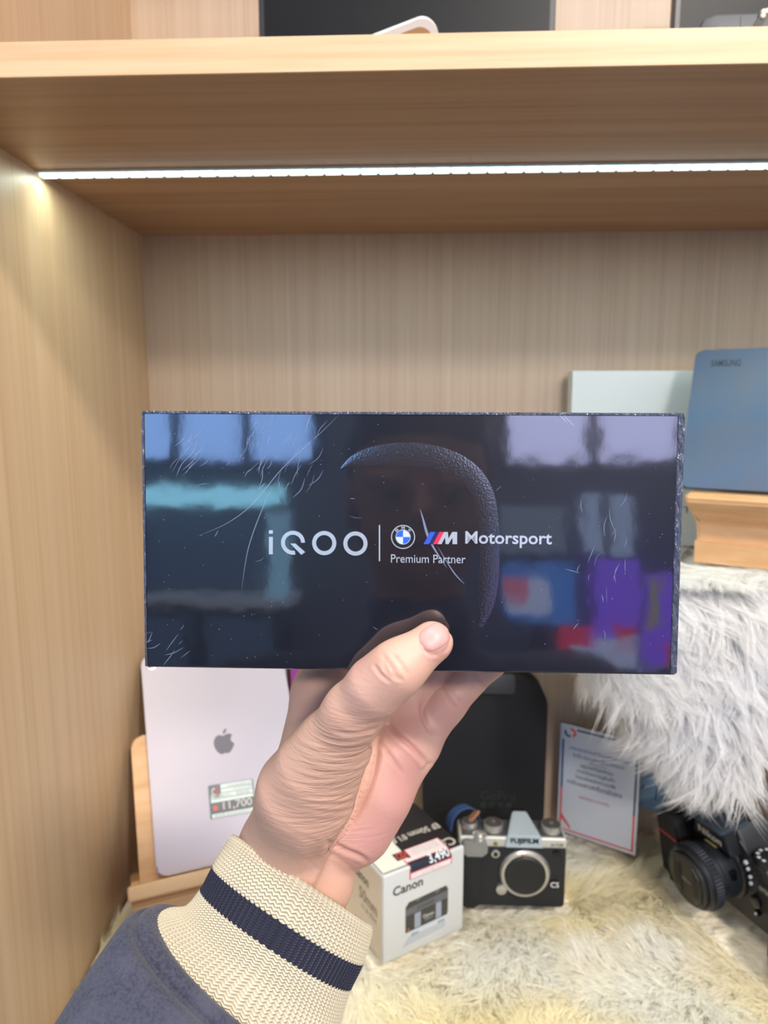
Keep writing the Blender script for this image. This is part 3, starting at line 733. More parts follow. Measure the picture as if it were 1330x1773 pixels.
def densify(rings, n=40):
    ts = np.array([r[0] for r in rings]); T = np.linspace(ts[0], ts[-1], n); out = []
    flat_ = np.array([[r[0], r[1][0], r[1][1], r[2][0], r[2][1], r[3], r[4], r[5]] for r in rings], float)
    # catmull in t
    for t in T:
        i = min(max(np.searchsorted(ts, t)-1, 0), len(ts)-2); u = (t-ts[i])/(ts[i+1]-ts[i])
        p0, p1, p2, p3 = flat_[max(i-1, 0)], flat_[i], flat_[i+1], flat_[min(i+2, len(ts)-1)]
        v = .5*((2*p1)+(-p0+p2)*u+(2*p0-5*p1+4*p2-p3)*u*u+(-p0+3*p1-3*p2+p3)*u**3)
        out.append((t, (v[1], v[2]), (v[3], v[4]), v[5], v[6], v[7]))
    return out
CUFF = densify([(0, (440, 1490), (604, 1618), .2885, .018, 0), (.10, (424, 1462), (622, 1600), .2880, .021, 0), (.16, (410, 1446), (637, 1598), .2870, .0235, 0),
                (.22, (398, 1450), (645, 1613), .2855, .0255, 4), (.42, (370, 1498), (630, 1668), .282, .027, 15), (.60, (349, 1537), (609, 1712), .279, .0275, 18),
                (.78, (322, 1568), (592, 1765), .276, .0285, 22), (.92, (284, 1574), (588, 1812), .273, .031, 34), (1.0, (268, 1588), (590, 1840), .271, .032, 40), (1.1, (262, 1610), (585, 1862), .270, .031, 40)])
def knit(name, rgb, rgb2):
    m = mat(name, rgb, .85, spec=.2, sheen=.2); nt = m.node_tree; b = nt.nodes['Principled BSDF']
    at = nt.nodes.new('ShaderNodeAttribute'); at.attribute_name = 'knit'
    sep = nt.nodes.new('ShaderNodeSeparateXYZ'); nt.links.new(at.outputs['Vector'], sep.inputs[0])
    def M_(op, a, b2=None, v=None):
        n = nt.nodes.new('ShaderNodeMath'); n.operation = op
        if isinstance(a, float): n.inputs[0].default_value = a
        else: nt.links.new(a, n.inputs[0])
        if b2 is not None:
            if isinstance(b2, float): n.inputs[1].default_value = b2
            else: nt.links.new(b2, n.inputs[1])
        return n.outputs[0]
    # V-shaped stitches: sin( v*K + |frac(u)-.5|*S )
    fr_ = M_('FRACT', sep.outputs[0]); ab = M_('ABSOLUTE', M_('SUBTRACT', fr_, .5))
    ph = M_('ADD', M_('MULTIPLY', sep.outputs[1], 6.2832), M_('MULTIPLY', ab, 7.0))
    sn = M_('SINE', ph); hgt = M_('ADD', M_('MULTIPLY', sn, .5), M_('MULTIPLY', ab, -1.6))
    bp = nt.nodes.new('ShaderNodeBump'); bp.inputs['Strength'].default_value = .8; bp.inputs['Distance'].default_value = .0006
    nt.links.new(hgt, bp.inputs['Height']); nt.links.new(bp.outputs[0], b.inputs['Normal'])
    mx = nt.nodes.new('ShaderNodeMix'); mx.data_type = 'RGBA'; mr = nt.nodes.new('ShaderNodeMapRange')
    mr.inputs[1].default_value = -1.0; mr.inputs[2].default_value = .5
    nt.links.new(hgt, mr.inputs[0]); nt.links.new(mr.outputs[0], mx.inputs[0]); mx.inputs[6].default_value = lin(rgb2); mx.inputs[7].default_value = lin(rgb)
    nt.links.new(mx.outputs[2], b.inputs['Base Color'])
    return m
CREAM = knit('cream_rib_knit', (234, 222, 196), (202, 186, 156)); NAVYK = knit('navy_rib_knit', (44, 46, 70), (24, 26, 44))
NAVY = mat('navy_sweatshirt_fleece', (76, 77, 91), .95, spec=.1, sheen=.12, cvar=[(900, (1, 1, 1), (59, 60, 75), .4, .65), (60, (1, 1, 1), (86, 87, 101), .45, .75)],
           bump=[(1300, (1, 1, 1), .5, .0008), (90, (1, 1, 1), .25, .003)])
RIBS = 96; NTH = RIBS*6
zig = lambda t0: (lambda th: t0+.014*(abs(((th*RIBS/(2*pi)) % 1.0)-.5)*2-.5))
def knit_obj(name, v0, v1, nvv, m, parent, rows):
    V, F = sweep(CUFF, NTH, v0, v1, nvv, RIBS, .022)
    o = camobj(name, V, F, m, 180, False, person) if parent is person else None
    me = o.data; a = me.attributes.new('knit', 'FLOAT_VECTOR', 'POINT')
    u = np.tile(np.arange(NTH)*RIBS/NTH, nvv); v = np.concatenate([[v0(2*pi*i/NTH)+(v1(2*pi*i/NTH)-v0(2*pi*i/NTH))*j/(nvv-1) for i in range(NTH)] for j in range(nvv)])
    a.data.foreach_set('vector', np.stack([u, v*rows, u*0], 1).astype(np.float32).ravel())
    return o
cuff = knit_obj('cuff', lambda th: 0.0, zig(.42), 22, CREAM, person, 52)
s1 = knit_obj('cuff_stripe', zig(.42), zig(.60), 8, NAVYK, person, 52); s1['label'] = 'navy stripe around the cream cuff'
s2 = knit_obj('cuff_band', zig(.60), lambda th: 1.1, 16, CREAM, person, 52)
for o in (s1, s2): o.parent = cuff; o.matrix_parent_inverse.identity()
for o in (cuff, s1, s2):
    me = o.data; pl_ = me.polygons[len(me.polygons)//2]
    if (pl_.normal @ (pl_.center-Vector(pofs)-Vector(cw(C(450, 1650, .275))))) < 0: me.flip_normals()
SLV = densify([(0, (292, 1592), (592, 1845), .2700, .0325, 42), (.04, (276, 1574), (605, 1858), .2695, .0355, 46), (.08, (262, 1570), (612, 1868), .2690, .0375, 50), (.12, (252, 1576), (612, 1880), .2680, .0380, 52),
               (.145, (247, 1582), (612, 1888), .267, .0372, 54), (.19, (238, 1577), (618, 1900), .2650, .0405, 58), (.25, (222, 1592), (618, 1922), .262, .0425, 60),
               (.42, (162, 1680), (570, 2020), .250, .0445, 60), (.62, (104, 1772), (520, 2120), .236, .046, 50), (.82, (10, 1900), (430, 2260), .218, .047, 40), (1.0, (-110, 2060), (330, 2440), .200, .048, 20)], 60)
V, F = sweep(SLV, 96, lambda t: 0.0, lambda t: 1.0, 90)
tt = np.repeat(np.linspace(0, 1, 90), 96)
V[:, 0] += .0012*np.sin(tt*23+V[:, 2]*180)*np.clip(tt-.3, 0, 1); V[:, 1] += .0014*np.sin(tt*17+V[:, 0]*120)*np.clip(tt-.3, 0, 1)
slv = camobj('sleeve', V, F, NAVY, 180, True)
# upper arm, torso and head behind the camera
def wp(x, y, z): return np.array([x, y, z], float)
elbow_v = cw(V[-96:]).mean(0)
TP = [(0, elbow_v+np.array([.0, .012, .0]), wp(-.20, -.16, -.44), .046, .055), (0, wp(-.20, -.16, -.44), wp(-.20, -.36, -.28), .056, .065),
      (0, wp(-.17, -.37, -.25), wp(.21, -.37, -.25), .065, .065), (0, wp(.02, -.37, -.33), wp(.02, -.37, -.66), .135, .125, (1.25, .8, 1)),
      (0, wp(.02, -.36, -.22), wp(.02, -.36, -.15), .07, .062), (0, wp(.22, -.36, -.30), wp(.25, -.30, -.62), .062, .05)]
TV, TF, TN = sdf_mesh(TP, np.array([-.33, -.55, -.86]), np.array([.36, .12, -.05]), .009, {0: (.03, 0)})
NAVY2 = mat('navy_jacket_plain', (44, 46, 62), .9)
meshobj('jacket', TV+pofs, [tuple(int(i) for i in f) for f in TF], NAVY2, person, 180)
HD = [(0, wp(.02, -.355, .03), wp(.02, -.345, -.03), .078, .070), (0, wp(.02, -.32, -.055), wp(.02, -.315, -.07), .045, .040), (0, wp(.02, -.36, -.06), wp(.02, -.365, -.16), .052, .055),
      (1, wp(.02, -.272, .0), wp(.02, -.256, -.022), .007, .011), (2, wp(-.058, -.35, .0), wp(-.062, -.352, -.025), .010, .008, (.6, 1, 1.6)), (2, wp(.098, -.35, .0), wp(.102, -.352, -.025), .010, .008, (.6, 1, 1.6)),
      (3, wp(.002, -.264, -.048), wp(.038, -.264, -.048), .006, .006), (4, wp(-.012, -.274, .012), wp(-.03, -.278, .012), .010, .009), (4, wp(.052, -.274, .012), wp(.07, -.278, .012), .010, .009)]
V_, F_, N_ = sdf_mesh(HD, np.array([-.12, -.47, -.20]), np.array([.16, -.20, .13]), .004, {0: (.02, 0), 1: (.01, .01), 2: (.005, .004), 3: (.004, .004), 4: (.006, .008)})
head = meshobj('head', V_+pofs, [tuple(int(i) for i in f) for f in F_], mat('face_skin_dimmed', (150, 108, 86), .6), person, 180)  # face colour darkened so it stays dim in the box reflection
HR = [(0, wp(.02, -.375, .045), wp(.02, -.385, -.02), .088, .080), (0, wp(-.03, -.30, .085), wp(.07, -.30, .085), .022, .022)]
V_, F_, N_ = sdf_mesh(HR, np.array([-.14, -.50, -.14]), np.array([.18, -.22, .18]), .006, {0: (.02, 0)})
hair = meshobj('hair', V_+pofs, [tuple(int(i) for i in f) for f in F_], mat('dark_hair', (20, 17, 16), .6), head, 180)
for sx in (-.011, .051):
    bm = bmesh.new(); bmesh.ops.create_uvsphere(bm, u_segments=16, v_segments=10, radius=.0105); bm.transform(Matrix.Translation(Vector((sx, -.2755, .0))+Vector(pofs)))
    e = bmobj('eye', bm, mat('eye_white_dimmed', (120, 108, 98), .6), head, 180)  # eye whites darkened in colour to look dim in the mirror image
    bm = bmesh.new(); bmesh.ops.create_uvsphere(bm, u_segments=12, v_segments=8, radius=.005); bm.transform(Matrix.Translation(Vector((sx, -.2685, .0))+Vector(pofs)))
    bmobj('iris', bm, mat('iris_dark', (40, 26, 18), .2), head, 180)

# ================================================================== PALE TABLET ON A WOODEN STAND (left)
ty, tb = radians(24), radians(34)
e_ = Vector((cos(ty), sin(ty), 0)); u_ = Vector((-sin(ty)*sin(tb), cos(ty)*sin(tb), cos(tb))); nb = e_.cross(u_)    # nb points to the viewer
TBL = Vector((-.2671, .6735, -.495))
tabM = basis(TBL, e_, -nb, u_)
tab = thing('tablet', 'pale pink tablet with dark fruit emblem leaning back on a wooden stand at left', 'tablet', tabM)
TBK = mat('pink_aluminium', (206, 198, 208), .5, spec=.3)
bm = bmesh.new(); prism(bm, rrect(0, .1695, 0, .240, .011, 8), FRONT, -.0061, 0, .0012, 2)
bmobj('back_panel', bm, TBK, tab, 20)
flat('screen_glass', rrect(.001, .1685, .001, .239, .010, 8), Frame((0, .0061, 0), (1, 0, 0), (0, 0, 1)), BLACK_GL, tab, -.0006, .0006)
cx, cz = .0115, .2285
latheobj('camera_lens', [(.0062, 0), (.0062, .0009), (.0048, .0011)], FRONT, mat('lens_ring_pink', (170, 160, 168), .3, metal=.8), tab, cx, cz, 32)
latheobj('lens_glass', [(.0044, .0010), (.0044, .0013)], FRONT, BLACK_GL, tab, cx, cz, 24)
annulus('microphone_hole', .0125, .2145, 0.0002, .0011, FRONT, mat('flash_cream', (200, 190, 180), .4), tab, .0001, .0002, n=12)
flat('antenna_line', rect(.0, .0016, .002, .011), FRONT, mat('antenna_grey', (140, 134, 146), .5), tab, .0001, .0002)
# emblem: bitten fruit with a leaf
def fruit(cx, cz, s):
    r = [(0, -.92), (.22, -1.0), (.45, -.93), (.66, -.70), (.82, -.42), (.90, -.22)]
    bite = [(.90, -.22), (.72, -.08), (.62, .12), (.66, .36), (.80, .54)]
    up = [(.80, .54), (.62, .68), (.42, .72), (.18, .66), (0, .58), (-.2, .66), (-.44, .72), (-.68, .60), (-.86, .34), (-.92, .02), (-.86, -.34), (-.70, -.68), (-.48, -.93), (-.24, -1.0)]
    return [(cx+x*s, cz+z*s) for x, z in r+bite[1:]+up[1:]]
EMB_D = mat('emblem_dark_mirror', (62, 58, 80), .4)
flat('emblem', fruit(.0848, .126, .0128), FRONT, EMB_D, tab, .0001, .0002)
lf = [(0, 0), (.10, .02), (.22, .12), (.32, .28), (.34, .44), (.20, .40), (.08, .28), (0, .14)]
flat('emblem_leaf', [(.0848+x*.0128, .126+(z+.76)*.0128) for x, z in lf], FRONT, EMB_D, tab, .0001, .0002)
text('model_lettering', 'iPad Pro', FRONT, mat('grey_print', (150, 146, 160), .5), tab, .072, .098, .0475, .0525, .0001, .0002)
# price sticker
def label_px(M, lst):
    inv = M.inverted(); o = M.translation; n = M.to_3x3() @ Vector((0, 1, 0)); out = []
    for (x, y) in lst:
        r = ray(x, y); t = o.dot(n)/r.dot(n); q = inv @ (r*t); out.append((q.x, q.z))
    return out
q = label_px(tabM, [(357.5, 1361), (440, 1342.5), (443.5, 1405), (364.5, 1419)])
fo = Vector((q[3][0], 0, q[3][1])); fu = Vector((q[2][0]-q[3][0], 0, q[2][1]-q[3][1])); fv = Vector((q[0][0]-q[3][0], 0, q[0][1]-q[3][1]))
SW, SH = fu.length, fv.length
sf = Frame(fo, fu, Vector((-fu.z, 0, fu.x)))
STK_W = mat('sticker_white', (208, 220, 212), .35); STK_N = mat('sticker_navy', (28, 34, 50), .35); STK_L = mat('sticker_line', (70, 96, 110), .4)
st = flat('price_sticker', rrect(0, SW, 0, SH, .001, 3), sf, STK_L, tab, .0001, .0002)
def sp(name, a, b, c, d, m, w0=.0003): return flat(name, rect(SW*a, SW*b, SH*c, SH*d), sf, m, st, w0, .0001)
for a, b, c, d in ((.27, .97, .86, .98), (.27, .97, .73, .84), (.04, .97, .58, .71), (.04, .98, .02, .13), (.03, .27, .575, .60)): sp('sticker_row', a, b, c, d, STK_W)
sp('price_band', .03, .985, .16, .46, STK_N); sp('logo_patch', .03, .25, .62, .97, STK_N); sp('sticker_row', .04, .97, .47, .56, STK_W)
text('logo_mark', 'C', sf, STK_W, st, SW*.07, SW*.15, SH*.68, SH*.90, .0004, .0001, bold=.015)
text('logo_mark', 'D', sf, RED_PR, st, SW*.13, SW*.21, SH*.70, SH*.92, .0004, .0001, bold=.015)
text('price_digits', '11,700', sf, mat('price_white', (200, 196, 190), .4), st, SW*.29, SW*.93, SH*.18, SH*.45, .0004, .0001, bold=.01)
star = [(SW*.125+SW*.065*(1 if k % 2 == 0 else .62)*sin(k*pi/5), SH*.30+SW*.065*(1 if k % 2 == 0 else .62)*cos(k*pi/5)) for k in range(10)]
flat('red_star', star, sf, mat('star_red', (226, 70, 62), .4), st, .0004, .0001)
TG = mat('small_grey_print', (96, 104, 106), .5)
for s_, a, b, c, d in (('ราคาขายเครื่อง 9.7', .42, .95, .88, .95), ('ความจุ 32 GB', .55, .95, .755, .82), ('สภาพ สวย', .60, .90, .60, .68), ('ประกันร้าน', .12, .5, .60, .68), ('ผ่อนได้ สอบถามพนักงาน', .10, .92, .045, .11)):
    text('sticker_text', s_, sf, TG, st, SW*a, SW*b, SH*c, SH*d, .0004, .0001)
# stand: back board, ledge with lip, foot
std = thing('tablet_stand', 'wooden stand carrying the pale pink tablet at left', 'stand', tabM)
bk = Frame((0, .0068, 0), (1, 0, 0), (0, 0, 1))
bm = bmesh.new(); prism(bm, rrect(-.0170, .175, -.012, .1500, .012, 6), bk, -.012, 0, .002, 2); bmobj('back_board', bm, W_STAND, std, 20)
boxobj('ledge', -.030, .178, -.030, .0065, -.016, -.0015, W_STAND, std, .003, 3)
Minv = tabM.to_3x3().inverted()
bm = bmesh.new()
ft = [TBL+e_*a+Vector((0, 0, z_))+Vector((sin(ty), -cos(ty), 0))*yy for a, z_, yy in ()]
pr = [(.0165, -.012), (.0165, -.050), (-.075, -.050), (-.075, -.036), (-.012, -.004)]    # (toward viewer, height) in upright axes
fv_ = Vector((sin(ty), -cos(ty), 0))
A = [bm.verts.new(Minv @ (e_*(-.026)+fv_*a+Vector((0, 0, b-.002)))) for a, b in pr]; B2 = [bm.verts.new(Minv @ (e_*.174+fv_*a+Vector((0, 0, b-.002)))) for a, b in pr]
bm.faces.new(A); bm.faces.new(B2)
for i in range(len(pr)): bm.faces.new((A[i], A[(i+1) % len(pr)], B2[(i+1) % len(pr)], B2[i]))
bmesh.ops.bevel(bm, geom=list(bm.edges), offset=.0015, segments=2, affect='EDGES')
bmobj('foot_block', bm, W_STAND, std, 20)
FOOT.append((-.18, .715, .122, .085, ty))

# magenta tablet with dark case edge, behind the pale one
mg = thing('magenta_tablet', 'black tablet with a magenta case edge standing behind the pale pink tablet', 'tablet', basis((-.1545, .857, -.547), (1, 0, 0), (0, 1, -.03), (0, .03, 1))); FOOT.append((-.102, .866, .060, .016, 0))
bm = bmesh.new(); prism(bm, rrect(.0130, .100, .002, .262, .007, 6), FRONT, -.007, .0006, .001, 2); bmobj('black_panel', bm, BLACK_PL, mg, 20)
bm = bmesh.new(); prism(bm, rrect(0, .104, 0, .266, .009, 6), FRONT, -.0095, 0, .001, 2); o = bmobj('magenta_case', bm, mat('magenta_metal', (186, 84, 172), .4), mg, 20); o['label'] = 'magenta case edge'

# ================================================================== LENS CARTON (grey-white, standing on the sheepskin)
g0 = onZ(664, 1671, -.55); ly = radians(32.6); LW, LH, LD = .098, .0955, .098
lb = thing('lens_carton', 'small white lens box with black top band and red price sticker', 'box', yawM(g0, ly))
FOOT.append((g0.x+cos(ly)*LW/2-sin(ly)*LD/2, g0.y+sin(ly)*LW/2+cos(ly)*LD/2, LW/2+.003, LD/2+.003, ly))
CW = mat('white_grey_card', (204, 206, 204), .38); CBEIGE = mat('champagne_card', (214, 200, 176), .4)
boxobj('card_body', 0, LW, 0, LD, 0, LH, CW, lb, .0022, 3)
LF = Frame((-.0002, 0, 0), (0, -1, 0), (0, 0, 1))      # left side face, outward -x
flat('side_print', rect(-LD+.003, -.003, .003, LH-.003), LF, CBEIGE, lb, 0, .0002)
DG = mat('dark_grey_print', (70, 72, 74), .5)
text('side_lettering', 'Canon', LF, DG, lb, -LD*.62, -LD*.30, LH*.68, LH*.80, .0003, .0001, bold=.01)
text('side_lettering', '50mm', LF, mat('tan_print', (140, 128, 110), .5), lb, -LD*.50, -LD*.12, LH*.46, LH*.60, .0003, .0001, bold=.02)
text('side_lettering', 'f/1.8 STM', LF, MATS['tan_print'], lb, -LD*.45, -LD*.14, LH*.36, LH*.42, .0003, .0001)
TF_ = Frame((0, 0, LH), (1, 0, 0), (0, 1, 0))
LID = mat('lid_cream_print', (226, 228, 216), .4)
flat('lid_print', rrect(.0015, LW-.0015, .0035, LD-.002, .002, 3), TF_, BLACK_PR, lb, 0, .0003)
flat('lid_panel', rect(.0022, .0365, .0045, .062), TF_, LID, lb, .0003, .0001)
flat('lid_panel', rect(.0022, .078, .0630, LD-.004), TF_, LID, lb, .0003, .0001) if False else None
flat('lid_panel', rect(.0022, .060, .068, LD-.004), TF_, LID, lb, .0003, .0001)
def sq(name, q4, m, w0=.0004): return flat(name, q4, TF_, m, lb, w0, .0001)
LTP = mat('lid_lettering', (196, 190, 178), .45)
text('lid_lettering', 'Canon', TF_, LTP, lb, .052, .095, .0075, .0205, .0004, .0002, bold=.015, flip=True)
text('lid_lettering', 'EF 50mm f/1.8', TF_, LTP, lb, .036, .0955, .0395, .0490, .0004, .0002, bold=.02, flip=True)
# front print
def fr_text(s_, a, b, c, d, m, **k): return text('front_lettering', s_, FRONT, m, lb, LW*a, LW*b, LH*c, LH*d, .0001, .0002, **k)
fr_text('Canon', .11, .47, .735, .84, mat('lettering_black_green', (48, 52, 50), .5), bold=.02)
PH_D = mat('printed_lens_dark', (62, 62, 56), .4); PH_M = mat('printed_lens_grey', (98, 100, 104), .4); PH_L = mat('printed_lens_light', (150, 156, 170), .4)
def fp(name, pts_, m, w0): return flat(name, [(LW*a, LH*b) for a, b in pts_], FRONT, m, lb, w0, .0001)
fp('lens_picture', [(.26, .255), (.78, .27), (.79, .30), (.79, .575), (.765, .62), (.30, .60), (.26, .55)], PH_D, .0001)
fp('lens_picture_band', [(.262, .45), (.788, .47), (.788, .555), (.262, .53)], PH_M, .0002)
fp('lens_picture_ridges', [(.40, .475), (.62, .482), (.62, .525), (.40, .515)], mat('printed_lens_mid', (80, 82, 84), .4), .0003)
fp('lens_picture_shine', [(.37, .27), (.445, .27), (.445, .445), (.37, .44)], PH_L, .0003); fp('lens_picture_shine', [(.635, .275), (.705, .28), (.705, .462), (.635, .46)], PH_L, .0003)
fp('lens_picture_glint', [(.39, .575), (.44, .578), (.44, .60), (.39, .60)], PH_M, .0002); fp('lens_picture_glint', [(.62, .58), (.68, .58), (.68, .61), (.62, .61)], PH_M, .0002)
fp('lens_picture_mount', [(.33, .205), (.74, .22), (.76, .265), (.30, .25)], mat('printed_mount', (196, 204, 212), .4), .0001)
fp('lens_picture_foot', [(.33, .19), (.42, .195), (.42, .225), (.33, .225)], PH_L, .0002); fp('lens_picture_foot', [(.66, .205), (.75, .21), (.75, .235), (.66, .235)], PH_L, .0002)
fp('lens_picture_shadow', [(.22, .10), (.76, .13), (.76, .205), (.30, .20)], mat('printed_shadow', (178, 184, 188), .4), .00005)
fr_text('Canon', .475, .61, .345, .385, mat('picture_white', (200, 200, 192), .4), bold=.01); fr_text('50mm', .50, .60, .31, .335, MATS['printed_lens_light'])
fp('red_mark', [(.275, .275), (.315, .275), (.295, .305)], mat('mark_red', (190, 90, 84), .4), .0003)
# red price sticker folded over the front edge
SR = mat('sticker_red', (214, 66, 84), .4); SWH = mat('sticker_pink_white', (236, 222, 222), .35)
pk_ = thing('x', '', '', Matrix()) ; bpy.data.objects.remove(pk_)
def fold(a0, a1, b0, b1, m, name, lift):
    """patch on the lid and front: a along x, b = distance from the front edge (+ on the lid, - down the front)"""
    vs, fs = [], []; nb_ = 14
    for i in range(nb_+1):
        b = b0+(b1-b0)*i/nb_; r = .0045
        for k, a in enumerate((a0, a1)):
            if b > r: p = Vector((a, b, LH+.0004+lift))
            elif b < -r: p = Vector((a, -.0004-lift, LH+b))
            else:
                t = (b+r)/(2*r)*pi/2; rr = r+lift+.0004
                p = Vector((a, r-rr*cos(t), LH-r+rr*sin(t)))
            vs.append(p)
    for i in range(nb_): fs.append((2*i, 2*i+1, 2*i+3, 2*i+2))
    off = len(vs); vs += [v+Vector((0, .0001, -.0001)) for v in vs]
    fs += [tuple(off+j for j in f[::-1]) for f in fs]
    return meshobj(name, vs, fs, m, lb, 180)
fold(.030, .0815, -.0135, .012, SR, 'price_sticker', .0002); fold(.0385, .0815, .011, .0255, SR, 'price_sticker', .0002)
fold(.0312, .0800, -.0128, -.0070, SWH, 'sticker_row', .0005); fold(.0312, .0805, .0065, .0115, SWH, 'sticker_row', .0005); fold(.0398, .0803, .0112, .0245, SWH, 'sticker_row', .0005)
fold(.0312, .0800, -.0060, .0057, STK_N, 'price_band', .0005); fold(.0245, .0380, .0135, .0250, STK_N, 'logo_patch', .0002)
text('logo_mark', 'CD', TF_, mat('logo_orange', (232, 84, 60), .4), lb, .0262, .0370, .0150, .0235, .0008, .0001, bold=.015)
NF = Frame((0, .0030, LH-.0030), (1, 0, 0), (0, .70710678, .70710678)); NF = Frame((0, .0016, LH-.0013), (1, 0, 0), (0, .70710678, .70710678))
text('price_digits', '3,490', NF, mat('digits_white', (226, 226, 228), .4), lb, .0535, .0785, -.0052, .0052, .0014, .0002, bold=.015)
for zz in (.0225, .0190, .0155): text('sticker_text', 'เลนส์ EF 50 mm STM', TF_, mat('sticker_small_red', (150, 92, 100), .5), lb, .043, .076, zz-.0022, zz, .0008, .0001)
text('sticker_text', 'ราคาพิเศษ', FRONT, MATS['sticker_small_red'], lb, .045, .068, LH-.0118, LH-.0085, .0008, .0001)

# ================================================================== SILVER AND BLACK MIRRORLESS CAMERA
YC = .715
c0 = onY(812, 1560, YC); mc = thing('mirrorless_camera', 'silver topped black mirrorless camera with body cap beside the lens box', 'camera', yawM((c0.x, YC, -.548), 0))
FOOT.append((c0.x+.056, YC+.018, .060, .016, 0))
def MCx(px, py, dy=0): v = onY(px, py, YC+dy); return v.x-c0.x, v.z+.548
def mrect(px0, px1, py0, py1): a = MCx(px0, py1); b = MCx(px1, py0); return a[0], b[0], a[1], b[1]
zt = MCx(900, 1450)[1]; zs_ = MCx(900, 1467)[1]; xr = MCx(980, 1500)[0]; xl = -.012
LEATHER = mat('black_leatherette', (26, 27, 30), .6, bump=[(1600, (1, 1, 1), .5, .0005)])
bm = bmesh.new(); prism(bm, rrect(xl, xr, 0, zs_, .005, 4), Frame((0, .0, 0), (1, 0, 0), (0, 0, 1)), -.034, 0, .0015, 2); bmobj('camera_body', bm, LEATHER, mc, 20)
SILV = mat('satin_silver_paint', (196, 196, 188), .38, metal=.35)
bm = bmesh.new(); box(bm, xl, xr, -.0015, .034, zs_, zt, .0025, 3); bmobj('top_plate', bm, SILV, mc, 25)
boxobj('top_deck', xl+.003, xr-.003, .002, .032, zt-.0005, zt+.0008, mat('dark_deck', (60, 62, 64), .5), mc, .0005)
# prism hump
hx0, hz0 = MCx(872.6, 1462.6); hx1, hz1 = MCx(941, 1444.5)
bm = bmesh.new()
F4 = [(hx0, -.006, hz0), (hx1, -.006, hz0), (hx1-.003, -.004, hz1), (hx0+.003, -.004, hz1)]
B4 = [(hx0+.010, .036, hz0+.003), (hx1-.010, .036, hz0+.003), (hx1-.0135, .034, hz1+.0065), (hx0+.0135, .034, hz1+.0065)]
A = [bm.verts.new(p) for p in F4]; B2 = [bm.verts.new(p) for p in B4]
bm.faces.new(A); bm.faces.new(B2)
for i in range(4): bm.faces.new((A[i], A[(i+1) % 4], B2[(i+1) % 4], B2[i]))
bmesh.ops.bevel(bm, geom=list(bm.edges), offset=.0012, segments=2, affect='EDGES'); bmobj('viewfinder_hump', bm, mat('hump_silver_blue_reflection', (186, 200, 208), .35, metal=.4), mc, 20)  # bluish reflection on the hump put into its silver colour
a = MCx(883, 1456.5); b = MCx(931, 1446.5)
text('front_lettering', 'FUJIFILM', Frame((0, -.0055, 0), (1, 0, 0), (0, 0, 1)), BLACK_PR, mc, a[0], b[0], a[1], b[1], .0006, .0002, bold=.02)
a = MCx(953, 1464); b = MCx(975, 1459.5)
text('model_lettering', 'X-T30', Frame((0, -.0015, 0), (1, 0, 0), (0, 0, 1)), BLACK_PR, mc, a[0], b[0], a[1], b[1], .0002, .0002)
boxobj('hot_shoe', (hx0+hx1)/2-.009, (hx0+hx1)/2+.009, .034, .046, zt+.004, zt+.0075, BLACK_PL, mc, .0008)
UPF = Frame((0, 0, zt), (1, 0, 0), (0, 1, 0))
def dial(px, py, r, h, yy, cap=mat('dial_top_dark', (70, 66, 62), .4)):
    x = MCx(px, py, yy)[0]
    d = latheobj('dial', [(r*.9, 0), (r, .001), (r, h-.001), (r*.95, h)], UPF, SILVER, mc, x, yy, 60, 30, ribs=1, ribd=.0004, ribr=(1, 2))
    latheobj('dial_cap', [(r*.88, h), (r*.84, h+.0008)], UPF, cap, d, x, yy, 40)
    latheobj('dial_button', [(.0018, h), (.0018, h+.0016)], UPF, SILVER, d, x, yy, 20)
dial(854, 1440, .0108, .0085, .014); dial(954, 1442, .0112, .0085, .014); dial(813, 1440, .0090, .0075, .018)
x = MCx(831, 1450)[0]
latheobj('shutter_button', [(.0075, -.003), (.0075, .002), (.0045, .0022), (.0045, .0045), (.003, .0052)], UPF, SILVER, mc, x, .002, 32)
bm = bmesh.new(); prism(bm, rrect(-.009, MCx(843, 1470)[0], zs_-.0065, zt-.001, .005, 5), Frame((0, -.001, 0), (1, 0, 0), (0, 0, 1)), 0, .008, .002, 3); bmobj('grip_shoulder', bm, mat('shoulder_silver', (150, 152, 154), .35, metal=.6), mc, 25)
bm = bmesh.new(); prism(bm, rrect(-.010, .012, .002, zs_-.006, .006, 5), FRONT, 0, .007, .003, 3); bmobj('hand_grip', bm, mat('grip_rubber', (20, 21, 24), .55), mc, 25)
mx_, mz_ = MCx(908, 1510)
latheobj('mount_ring', [(.0275, 0), (.0275, .003), (.0255, .0055), (.0225, .0055), (.0225, .001)], FRONT, SILVER, mc, mx_, mz_, 64)
latheobj('body_cap', [(.0222, .001), (.0222, .0070), (.0208, .0080), (.0195, .0076)], FRONT, mat('cap_black', (24, 24, 26), .5), mc, mx_, mz_, 64)
latheobj('mount_dot', [(.0011, .0055), (.0011, .0060)], FRONT, RED_PR, mc, mx_-.004, mz_+.0238, 12)
for px, py, r, m_ in ((858, 1477.5, .0046, SILVER), (964, 1477, .0042, BLACK_GL)):
    x, z = MCx(px, py); latheobj('front_button', [(r, 0), (r, .0015), (r*.75, .002)], FRONT, m_, mc, x, z, 24)
x, z = MCx(858, 1477.5); latheobj('lamp_lens', [(.0026, .002), (.0026, .0023)], FRONT, BLACK_GL, mc, x, z, 20)
x, z = MCx(857.7, 1459); latheobj('lamp_lens', [(.0024, .0005), (.0024, .0022)], FRONT, mat('olive_lamp', (120, 112, 52), .25), mc, x, z, 20)
x, z = MCx(867.6, 1537); latheobj('release_button', [(.0058, 0), (.0058, .004), (.0044, .0046)], FRONT, SILVER, mc, x, z, 28)
